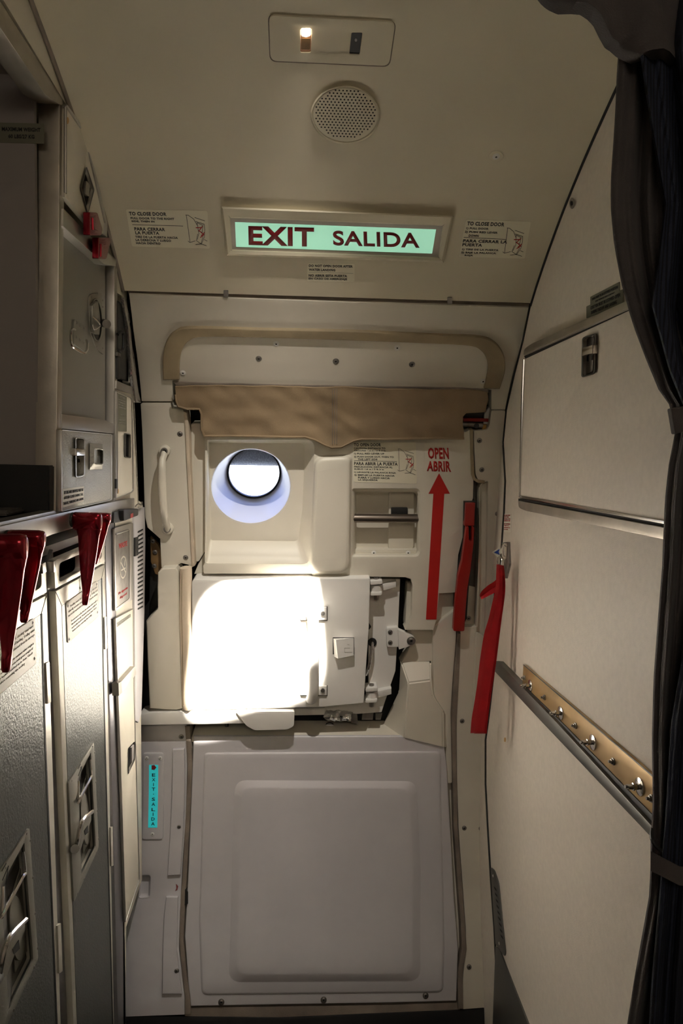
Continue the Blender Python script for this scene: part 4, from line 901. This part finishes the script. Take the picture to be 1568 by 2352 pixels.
def put_latch(px, py, X, sc, label, scz=None, rot=0, group='long red turn latches hanging from the counter rail'):
    """px,py = right (outer) end of the hub top in the photo; X = world x of that end"""
    global first
    o = latch0 if first else copy_tree(latch0); first = False
    r = ray(px, py); t = X/r.x; P = Vector((X, r.y*t, r.z*t+HC))
    o.location = (X-.052*sc, P.y, P.z-.014*sc); o.scale = (sc, sc, scz or sc); o.rotation_euler.x = rot
    tag(o, label, 'latch', group); return o
X_ = -A+.008+.054
put_latch(61, 1227, X_, 1.0, 'long red latch nearest the camera, hanging over the front trolley notice', 1.03)
put_latch(102, 1212, X_, 1.0, 'shorter-looking red latch just behind the nearest one, above the front trolley', .73)
put_latch(233, 1176, X_, 1.0, 'long red latch hanging over the farther trolley notice plate', .93)
put_latch(254, 1170, X_, 1.0, 'short-looking red latch beside the black flap handle, last on the rail', .54)
def catch(P, edge, label):
    t = thing('red_catch', label, 'latch', 'small red catches on the slanted beam')
    ob('tab', plate(L, rnd(P, 3, 3), .022, .010, bev=.003), 'redlatch', t)
    ob('rib', plate(L, edge, .0245, .020, bev=.001), 'redlatch', t)
    c = (sum(p[0] for p in P)/len(P), sum(p[1] for p in P)/len(P)); ob('pivot', tube([pt(L, *c, .004), pt(L, *c, .012)], .009, 12), 'steel', t)
catch([(206,487),(224,488),(236,527),(233,541),(206,541)], [(214,500),(217,500),(219,524),(227,527),(227,530),(215,528)], 'upper red catch by the diamond recess of the slanted locker')
catch([(226,546),(254,546),(254,558),(245,595),(226,595)], [(233,560),(237,560),(237,590),(233,590)], 'lower red catch at the end of the slanted metal beam')
# ================================================================ RIGHT WALL
lo = thing('wall_locker', 'large cream locker door with metal rails on the right wall', 'locker')
lr4 = rnd([(1337,776),(1369,765),(1366,858),(1335,867)], 7, 4)
doo = [(1205,821),(1449,709),(1640,622),(1640,1222),(1527,1202),(1194,1143)]
ob('door', plate(R, doo, .012, -.002, holes=[lr4], bev=.001), 'laminate', lo)
ob('top_rail', plate(R, rnd([(1201,816),(1202,802),(1220,789),(1444,688),(1640,600),(1640,616),(1450,704)], [2,8,8,0,0,0,0], 4), .020, -.002, bev=.003), 'metal_warm', lo)
ob('gap', joinall(plate(R, [(1203,818),(1449,705),(1640,618),(1640,624),(1449,711),(1206,824)], .0126, .0), plate(R, [(1190,1145),(1527,1203),(1640,1223),(1640,1236),(1527,1213),(1190,1151)], .0126, .0)), 'black', lo)
ob('side_trim', tube([pt(R, 1203, 826, .013), pt(R, 1200, 900, .013), pt(R, 1197, 1020, .013), pt(R, 1193, 1142, .013)], .0035, 10), 'chrome', lo)
ob('bottom_trim', plate(R, [(1194,1138),(1527,1196),(1640,1215),(1640,1222),(1527,1204),(1193,1144)], .0145, .0, bev=.001), 'chrome', lo)
ob('bottom_rail', plate(R, rnd([(1189,1150),(1527,1212),(1640,1234),(1640,1264),(1527,1240),(1205,1173),(1190,1166)], [2,0,0,0,0,8,6], 4), .018, -.002, bev=.005, seg=3), 'metal_warm', lo)
lr4 = rnd([(1337,776),(1369,765),(1366,858),(1335,867)], 7, 4)
l4 = ob('latch', loft(R, [(shr(lr4, -1), .012), (lr4, .016), (shr(lr4, 2.5), .0155), (shr(lr4, 4), .003), (shr(lr4, 5), .002)], cap1=True), 'dark_metal', lo)
ob('latch_pocket', plate(R, shr(lr4, 6), .0035, .0015), 'mauve', l4)
ob('slide', plate(R, rnd([(1336,799),(1348,796),(1360,792),(1360,812),(1348,814),(1336,818)], 1, 2), .022, .013, bev=.001), 'chrome', l4)
ob('slot', joinall(plate(R, rect(1347, 818, 1350, 830), .0045, .0025), plate(R, rect(1357, 815, 1360, 827), .0045, .0025)), 'black', l4)
placard('stowage_placard', R, [(1355,682),(1422,647),(1422,678),(1355,705)], .0004, [('TABLE MUST BE IN STOWED POSITION', .06,.95,.22,.44),('FOR TAKEOFF AND LANDING', .2,.85,.60,.80)], 'upper olive placard peeking above the curtain placard', 'placard', 'olive', 'ink', r=1)
placard('curtain_placard', R, [(1346,704),(1430,664),(1430,697),(1346,731)], .0012, [('CURTAIN MUST BE STOWED OPEN', .13,.93,.17,.44),('DURING TAKEOFF AND LANDING', .15,.85,.58,.84)], 'lower olive placard about the curtain, resting on the locker rail', 'placard', 'olive', 'ink', .03, r=1)
placard('red_text_placard', R, [(1157,1180),(1173,1180),(1173,1223),(1156,1222)], .0, [('DO NOT STOW', .05,.9,.05,.12),('ITEMS HERE', .05,.7,.15,.21),('DURING TAXI', .05,.9,.25,.31),('TAKEOFF AND', .05,.9,.35,.41),('NO ESTIBAR', .05,.9,.52,.59),('OBJETOS', .05,.7,.62,.68),('DURANTE EL', .05,.9,.72,.78),('RODAJE', .05,.6,.82,.88)], 'tiny white placard with red print above the strap hook', 'placard', 'stickerw', 'redink', r=2)
# low rail
lr_ = thing('wall_rail', 'dark grey rub rail running down along the right wall', 'rail')
ob('rail', plate(R, [(1132,1518),(1142,1519),(1278,1660),(1501,1903),(1640,2052),(1640,2084),(1497,1927),(1245,1661),(1131,1538)], .016, -.002, bev=.003), 'dark_metal', lr_)
ob('upper_lip', plate(R, [(1142,1521),(1200,1572),(1290,1660),(1501,1876),(1640,2020),(1640,2054),(1501,1903),(1278,1660)], .009, -.002, bev=.001), 'bplastic', lr_)
sp2 = thing('stud_plate', 'long tan metal plate of curtain studs above the rub rail', 'stud plate')
ob('plate', plate(R, rnd([(1201,1526),(1359,1661),(1500,1784),(1640,1906),(1640,2012),(1501,1874),(1290,1658),(1199,1573)], [4,0,0,0,0,0,0,2], 3), .007, -.001, bev=.001), 'wood', sp2)
ob('plate_edge', tube([pt(R, 1202, 1527, .007), pt(R, 1500, 1784, .007), pt(R, 1640, 1906, .007)], .0012, 6), 'dark_metal', sp2)
for x, y in ((1218,1575),(1288,1638),(1362,1705),(1470,1807)):
    c = pt(R, x, y, .007); b = bmesh.new()
    for z_, r_ in ((0,.0125),(.0015,.0125),(.003,.009)): pass
    prof = [(.0,.012),(.002,.0118),(.0035,.008),(.004,.0045),(.010,.0045),(.0105,.0060),(.012,.0060),(.0125,.0040),(.021,.0038),(.024,.0028)]
    rings = [[b.verts.new((c.x-h, c.y+r*math.cos(2*math.pi*k/18)*(1.15 if h < .004 else 1), c.z+r*math.sin(2*math.pi*k/18)*(1.15 if h < .004 else 1))) for k in range(18)] for h, r in prof]
    for a_, b_ in zip(rings, rings[1:]):
        for k in range(18): b.faces.new((a_[k], a_[(k+1) % 18], b_[(k+1) % 18], b_[k]))
    b.faces.new(rings[-1]); ob('stud', b, 'chrome', sp2, 40)
for x, y in ((1205,1557),(1251,1602),(1322,1667),(1409,1749),(1497,1834)):
    c = pt(R, x, y, .007); b = bmesh.new(); prof = [(0,.006),(.002,.006),(.0025,.0042),(.005,.0042),(.0055,.0025),(.009,.0022)]
    rings = [[b.verts.new((c.x-h, c.y+r*math.cos(2*math.pi*k/12), c.z+r*math.sin(2*math.pi*k/12))) for k in range(12)] for h, r in prof]
    for a_, b_ in zip(rings, rings[1:]):
        for k in range(12): b.faces.new((a_[k], a_[(k+1) % 12], b_[(k+1) % 12], b_[k]))
    b.faces.new(rings[-1]); ob('screw_post', b, 'steel', sp2, 40)
vg = thing('floor_vent', 'small grey slotted vent plate low on the right wall', 'vent')
ob('plate', plate(R, rnd([(1126,1992),(1134,1998),(1144,2028),(1160,2188),(1158,2197),(1137,2168)], [2,6,8,8,4,2], 3), .003, -.001, bev=.0008), 'dark_metal', vg)
for k in range(9):
    t = k/8; x = lerp(1134, 1149, t); y = lerp(2040, 2150, t)
    ob('slot', plate(R, [(x,y-4),(x+4.5,y+2),(x+5.5,y+7),(x+1,y+1)], .0036, .001), 'black', vg)
for x, y in ((1132,2012),(1146,2167)): screw(R, x, y, vg, .003, .003, False)
bb = [R.inv(x, y, .004) for x, y in ((1137,2174),(1146,2180),(1163,2226),(1212,2352))]
struct('baseboard_right', plate(R, bb+[(-1.5, bb[-1][1]-.01), (-1.5, .0), (bb[0][0]-.01, .0)], .004, -.005, bev=.001, uv=True), 'dark_metal')
sn = thing('wall_snap', 'oval metal snap fastener on the upper right wall near the ceiling edge', 'fastener')
ob('ring', loft(R, [(ell(1313,467,6.5,13,24), 0), (ell(1313,467,6,12.4,24), .003), (ell(1313,467,4,8.5,24), .0025), (ell(1313,467,3,6,24), .001)], cap1=True), 'metal_warm', sn, 50)
ob('socket', plate(R, ell(1312,467,2.4,5,14), .0018, .0008), 'black', sn)
scf = ob('paint_chip', plate(R, ell(1159, 1699, 2, 5.5, 10), .0006, -.0005), 'orange'); tag(scf, 'tiny orange paint chip on the right wall below the rub rail', 'paint chip')
# corner strip between wall and door frame
# strap
sy = pt(R, 1152, 1290, .03).y
SY = PlaneY(sy)
sb = thing('red_strap', 'red webbing safety strap hanging from a hook beside the red lever', 'strap')
def ribbon(S, C, Wd, dd, th=.0016):
    """C centre px, Wd half-width vectors px, dd depths"""
    bm = bmesh.new(); rows = []
    for (x, y), (wx, wy), d in zip(C, Wd, dd):
        rows.append([bm.verts.new(pt(S, x+wx*k, y+wy*k, d+e+.009*abs(k))) for e in (0, th) for k in ((-1,-.5,0,.5,1) if e == 0 else (1,.5,0,-.5,-1))])
    for a, b in zip(rows, rows[1:]):
        n = len(a)
        for i in range(n): bm.faces.new((a[i], a[(i+1) % n], b[(i+1) % n], b[i]))
    bm.faces.new(rows[0]); bm.faces.new(rows[-1]); return bm
C1 = [(1145,1297),(1146,1320),(1146,1350),(1142,1376),(1134,1420),(1126,1460),(1118,1517),(1112,1561),(1105,1610),(1099,1650),(1096,1684)]
W1 = [(5,1),(7,1),(8,1),(10,0),(12,0),(15,2),(16,2),(15,2),(15,2),(16,1),(16,0)]
C1s = smooth([(x, y, 0) for x, y in C1], 4); W1s = smooth([(x, y, 0) for x, y in W1], 4)
n1 = len(C1s)
ob('front_webbing', ribbon(SY, [(p.x, p.y) for p in C1s], [(p.x, p.y) for p in W1s], [.010+.012*math.sin(3.1*i/n1)+.004*math.sin(9*i/n1) for i in range(n1)]), 'strap', sb, 60)
ob('rear_webbing', ribbon(SY, [(p.x+7, p.y+1) for p in C1s], [(p.x*.9, p.y) for p in W1s], [-.012+.010*math.sin(3.1*i/n1) for i in range(n1)]), 'strap', sb, 60)
ob('loop_fold', tube([pt(SY, 1080, 1684, -.010), pt(SY, 1080, 1684, .012)], .003, 6), 'strap', sb) if 0 else None
C2 = smooth([(1150,1310,0),(1148,1330,0),(1138,1346,0),(1122,1356,0),(1108,1366,0),(1103,1372,0)], 4)
W2 = smooth([(4,10,0),(6,12,0),(3,14,0),(3,13,0),(4,10,0),(5,5,0)], 4)
ob('side_webbing', ribbon(SY, [(p.x, p.y) for p in C2], [(p.x*.4, p.y*.9) for p in W2], [-.004-.001*i*.2 for i in range(len(C2))]), 'strap', sb, 60)
ob('buckle', plate(SY, rnd([(1130,1340),(1152,1334),(1158,1372),(1136,1378)], 5, 3), -.004, -.010, bev=.002), 'bplastic', sb)
ob('swivel_clip', tube(smooth([pt(SY, 1146, 1298, .012), pt(SY, 1143, 1288, .014), pt(SY, 1147, 1278, .012), pt(SY, 1153, 1284, .010), pt(SY, 1151, 1298, .012)], 5), .0022, 8), 'chrome', sb)
hk = thing('strap_hook', 'small chrome hook holding the red strap at the wall corner', 'hook')
ob('bracket', plate(R, rnd([(1152,1246),(1166,1244),(1168,1296),(1160,1330),(1156,1300)], 3, 3), .006, -.001, bev=.001), 'steel', hk)
ob('hook', tube(smooth([pt(SY, 1163, 1254, .01), pt(SY, 1156, 1250, .014), pt(SY, 1152, 1262, .016), pt(SY, 1153, 1278, .014), pt(SY, 1160, 1280, .010)], 5), .0028, 8), 'chrome', hk)
ob('plate', plate(SY, rnd([(1155,1250),(1164,1248),(1163,1284),(1156,1286)], 3, 3), .008, .004, bev=.001), 'chrome', hk)
tg = thing('paper_tag', 'small white tag with a blue arrow mark beside the strap hook', 'tag')
ob('tag', plate(SY, rnd([(1129,1269),(1148,1256),(1151,1270),(1143,1280)], 2, 2), .022, .021), 'stickerw', tg)
ob('blue_arrow', plate(SY, [(1134,1269),(1147,1261),(1145,1268),(1148,1275),(1141,1272)], .0228, .0218), 'blueink', tg)
# ================================================================ CURTAIN
CY = PlaneY(.80)
cu_ = thing('curtain', 'dark grey and navy pinstriped curtain gathered at the right edge', 'curtain')
EDGE = [(-140,1455),(60,1440),(85,1426),(150,1420),(250,1416),(330,1411),(400,1406),(470,1405),(560,1413),(650,1430),(740,1455),(820,1485),(900,1518),(935,1545),(1000,1553),(1060,1540),(1150,1530),(1300,1524),(1450,1512),(1560,1504),(1700,1500),(1850,1502),(1930,1497),(1990,1497),(2060,1494),(2150,1478),(2250,1460),(2352,1444),(2480,1424)]
def edge_at(y, E=EDGE):
    for a, b in zip(E, E[1:]):
        if a[0] <= y <= b[0]: return a[1]+(b[1]-a[1])*(y-a[0])/(b[0]-a[0])
    return E[0][1] if y < E[0][0] else E[-1][1]
def cloth_sheet(name, m, ef, x_end, d0, amp, nf, y0=-140, y1=3650, nu=90, nv=110, ph=0., parent=cu_, pinch=None):
    bm = bmesh.new(); G = []
    for j in range(nv+1):
        y = y0+(y1-y0)*j/nv; xe = ef(y); row = []
        for i in range(nu+1):
            s = i/nu; x = xe+(x_end-xe)*s
            k = 1 if not pinch else (1-.65*math.exp(-((y-pinch)/90)**2))
            d = d0+k*amp*(math.sin(2*math.pi*nf*s+ph+.6*math.sin(y/300))*.6+.4*math.sin(2*math.pi*nf*2.3*s+1.3*ph+y/500))*min(1, s*8+.1)
            row.append(pt(CY, x, y, d))
        G.append(row)
    F_ = [[bm.verts.new(p) for p in r] for r in G]; Bk = [[bm.verts.new(p+Vector((0, .004, 0))) for p in r] for r in G]
    for j in range(nv):
        for i in range(nu):
            bm.faces.new((F_[j][i], F_[j][i+1], F_[j+1][i+1], F_[j+1][i])); bm.faces.new((Bk[j][i], Bk[j+1][i], Bk[j+1][i+1], Bk[j][i+1]))
    for j in range(nv):
        for i in (0, nu): bm.faces.new((F_[j][i], F_[j+1][i], Bk[j+1][i], Bk[j][i]))
    for i in range(nu):
        for j in (0, nv): bm.faces.new((F_[j][i], Bk[j][i], Bk[j][i+1], F_[j][i+1]))
    return ob(name, bm, m, parent, 80)
cloth_sheet('lining', 'cgrey', edge_at, 1716, .0, .016, 3.5, pinch=1970)
BE = [(1380,1600),(1500,1572),(1660,1545),(1800,1536),(1900,1530),(1960,1524),(2030,1520),(2120,1512),(2250,1500),(2352,1494),(2480,1484)]
cloth_sheet('face_cloth', 'cblue', lambda y: edge_at(y, BE), 1712, .034, .012, 4, y0=1380, pinch=1970, ph=1)
# dark inner fold on the upper half
BE2 = [(-140,1500),(100,1470),(300,1500),(470,1530),(700,1500),(850,1540),(1000,1600),(1380,1640)]
cloth_sheet('inner_fold', 'cblue', lambda y: edge_at(y, BE2), 1712, .030, .02, 2, y1=1380, ph=2)
# pleated heading swept along the rail
ob('heading', cloth_plate(CY, dense([(1200,-160),(1225,-60),(1300,0),(1340,18),(1375,42),(1392,62),(1410,78),(1426,82),(1470,120),(1716,140),(1716,-160)], 20), .035, .015, lambda u, v: .010*math.sin(u*95+v*30), .012), 'cgrey', cu_, 70)
tb = thing('tie_back', 'dark tie-back band pinching the curtain low on the right', 'tie-back')
ob('band', loft(CY, [([(1494,1955),(1560,1990),(1700,2000),(1700,2044),(1560,2034),(1494,2000)], d) for d in (.012, .062)], cap0=True), 'cgrey', tb)
ob('cord', tube(smooth([pt(CY, 1497, 1905, .02), pt(CY, 1496, 1925, .035), pt(CY, 1504, 1942, .04), pt(CY, 1518, 1954, .04)], 5), .0022, 6), 'bplastic', tb)
sf = thing('curtain_snap_tab', 'small grey fabric tab folded over the curtain edge at mid height', 'fabric tab')
ob('tab', plate(CY, rnd([(1540,938),(1575,932),(1578,990),(1550,998)], 4, 2), .026, .018, bev=.002), 'cgrey', sf)
# ================================================================ LIGHT
w = bpy.data.worlds.new('sky'); scene.world = w; w.use_nodes = True; nt = w.node_tree
bg = nt.nodes['Background']; tc = nt.nodes.new('ShaderNodeTexCoord'); sx = nt.nodes.new('ShaderNodeSeparateXYZ'); rp2 = nt.nodes.new('ShaderNodeValToRGB')
nt.links.new(tc.outputs['Generated'], sx.inputs[0]); nt.links.new(sx.outputs[2], rp2.inputs[0]); nt.links.new(rp2.outputs[0], bg.inputs['Color'])
rp2.color_ramp.elements[0].position = .0; rp2.color_ramp.elements[0].color = (.85,.90,1,1); rp2.color_ramp.elements[1].position = .25; rp2.color_ramp.elements[1].color = (.34,.46,1,1)
bg.inputs['Strength'].default_value = WORLD
# reading-lamp beam with the rounded square lens of the lamp
sp_ = bpy.data.lights.new('reading_lamp', 'SPOT'); so_ = link(bpy.data.objects.new('reading_lamp', sp_)); so_.parent = rp_
src = pt(Q, 703, 84, .012); tgt = pt(Q, *BEAM_T, .03)
zax = (src-tgt).normalized(); xax = Vector((0, 0, 1)).cross(zax).normalized(); yax = zax.cross(xax)
so_.matrix_world = Matrix((xax, yax, zax)).transposed().to_4x4(); so_.matrix_world.translation = src
sp_.energy = SPOT; sp_.color = (1, .93, .83); sp_.shadow_soft_size = .006; sp_.spot_size = math.radians(150); sp_.spot_blend = .5
sp_.use_nodes = True; n = sp_.node_tree; em_ = n.nodes['Emission']; tcn = n.nodes.new('ShaderNodeTexCoord'); sep = n.nodes.new('ShaderNodeSeparateXYZ')
n.links.new(tcn.outputs['Normal'], sep.inputs[0])
def mth(op, a, b=None):
    m = n.nodes.new('ShaderNodeMath'); m.operation = op
    for i, k in enumerate((a, b)):
        if k is None: continue
        if isinstance(k, (int, float)): m.inputs[i].default_value = k
        else: n.links.new(k, m.inputs[i])
    return m.outputs[0]
ux = mth('DIVIDE', mth('DIVIDE', sep.outputs[0], sep.outputs[2]), BEAM_X); uy = mth('DIVIDE', mth('DIVIDE', sep.outputs[1], sep.outputs[2]), BEAM_Y)
rr_ = mth('POWER', mth('ADD', mth('POWER', mth('ABSOLUTE', ux), 5), mth('POWER', mth('ABSOLUTE', uy), 5)), .2)
mr = n.nodes.new('ShaderNodeMapRange'); mr.interpolation_type = 'SMOOTHSTEP'; n.links.new(rr_, mr.inputs[0])
mr.inputs[1].default_value = 1.06; mr.inputs[2].default_value = .93; mr.inputs[3].default_value = 0; mr.inputs[4].default_value = 1
rho2 = mth('ADD', mth('POWER', mth('ABSOLUTE', mth('DIVIDE', sep.outputs[0], sep.outputs[2])), 2), mth('POWER', mth('ABSOLUTE', mth('DIVIDE', sep.outputs[1], sep.outputs[2])), 2))
halo = mth('MULTIPLY', SPILL, mth('EXPONENT', mth('MULTIPLY', rho2, -1/HALO**2)))
n.links.new(mth('ADD', mr.outputs[0], halo), em_.inputs['Strength'])
# added area light for ambient fill, unseen behind the camera, with a made-up housing
ar = bpy.data.lights.new('fill_light', 'AREA'); ao = link(bpy.data.objects.new('fill_light', ar)); ar.shape = 'RECTANGLE'; ar.size = .9; ar.size_y = .5; ar.energy = AREA; ar.color = (1, .88, .72)
ao.location = (.05, -.9, HC+.785); ao.rotation_euler = (math.radians(20), 0, 0)
lf = thing('added_fill_lamp', 'unseen housing added above the ambient fill light behind the camera', 'ceiling light'); ob('housing', box(-.42, .52, -1.18, -.62, HC+.795, HC+.815), 'white', lf)
vs = scene.view_settings; vs.view_transform = 'Standard'; vs.look = 'None'; vs.gamma = 1; vs.use_curve_mapping = False; vs.exposure = EXPO
# ================================================================ put every origin at its thing's base
bpy.context.view_layer.update()
for o in [o for o in scene.objects if o.parent is None and o.type in ('EMPTY', 'MESH')]:
    if o.type == 'MESH' and o.matrix_world.translation.length > 1e-6: continue
    if o.type == 'EMPTY' and o.matrix_world.translation.length > 1e-6: continue
    tree = [o]+list(o.children_recursive); P = [c.matrix_world @ Vector(k) for c in tree if c.type == 'MESH' for k in c.bound_box]
    if not P: continue
    base = Vector(((min(p.x for p in P)+max(p.x for p in P))/2, (min(p.y for p in P)+max(p.y for p in P))/2, min(p.z for p in P)))
    if o.type == 'MESH': o.data.transform(Matrix.Translation(-base))
    o.location = base
    for c in o.children: c.location = c.location-base
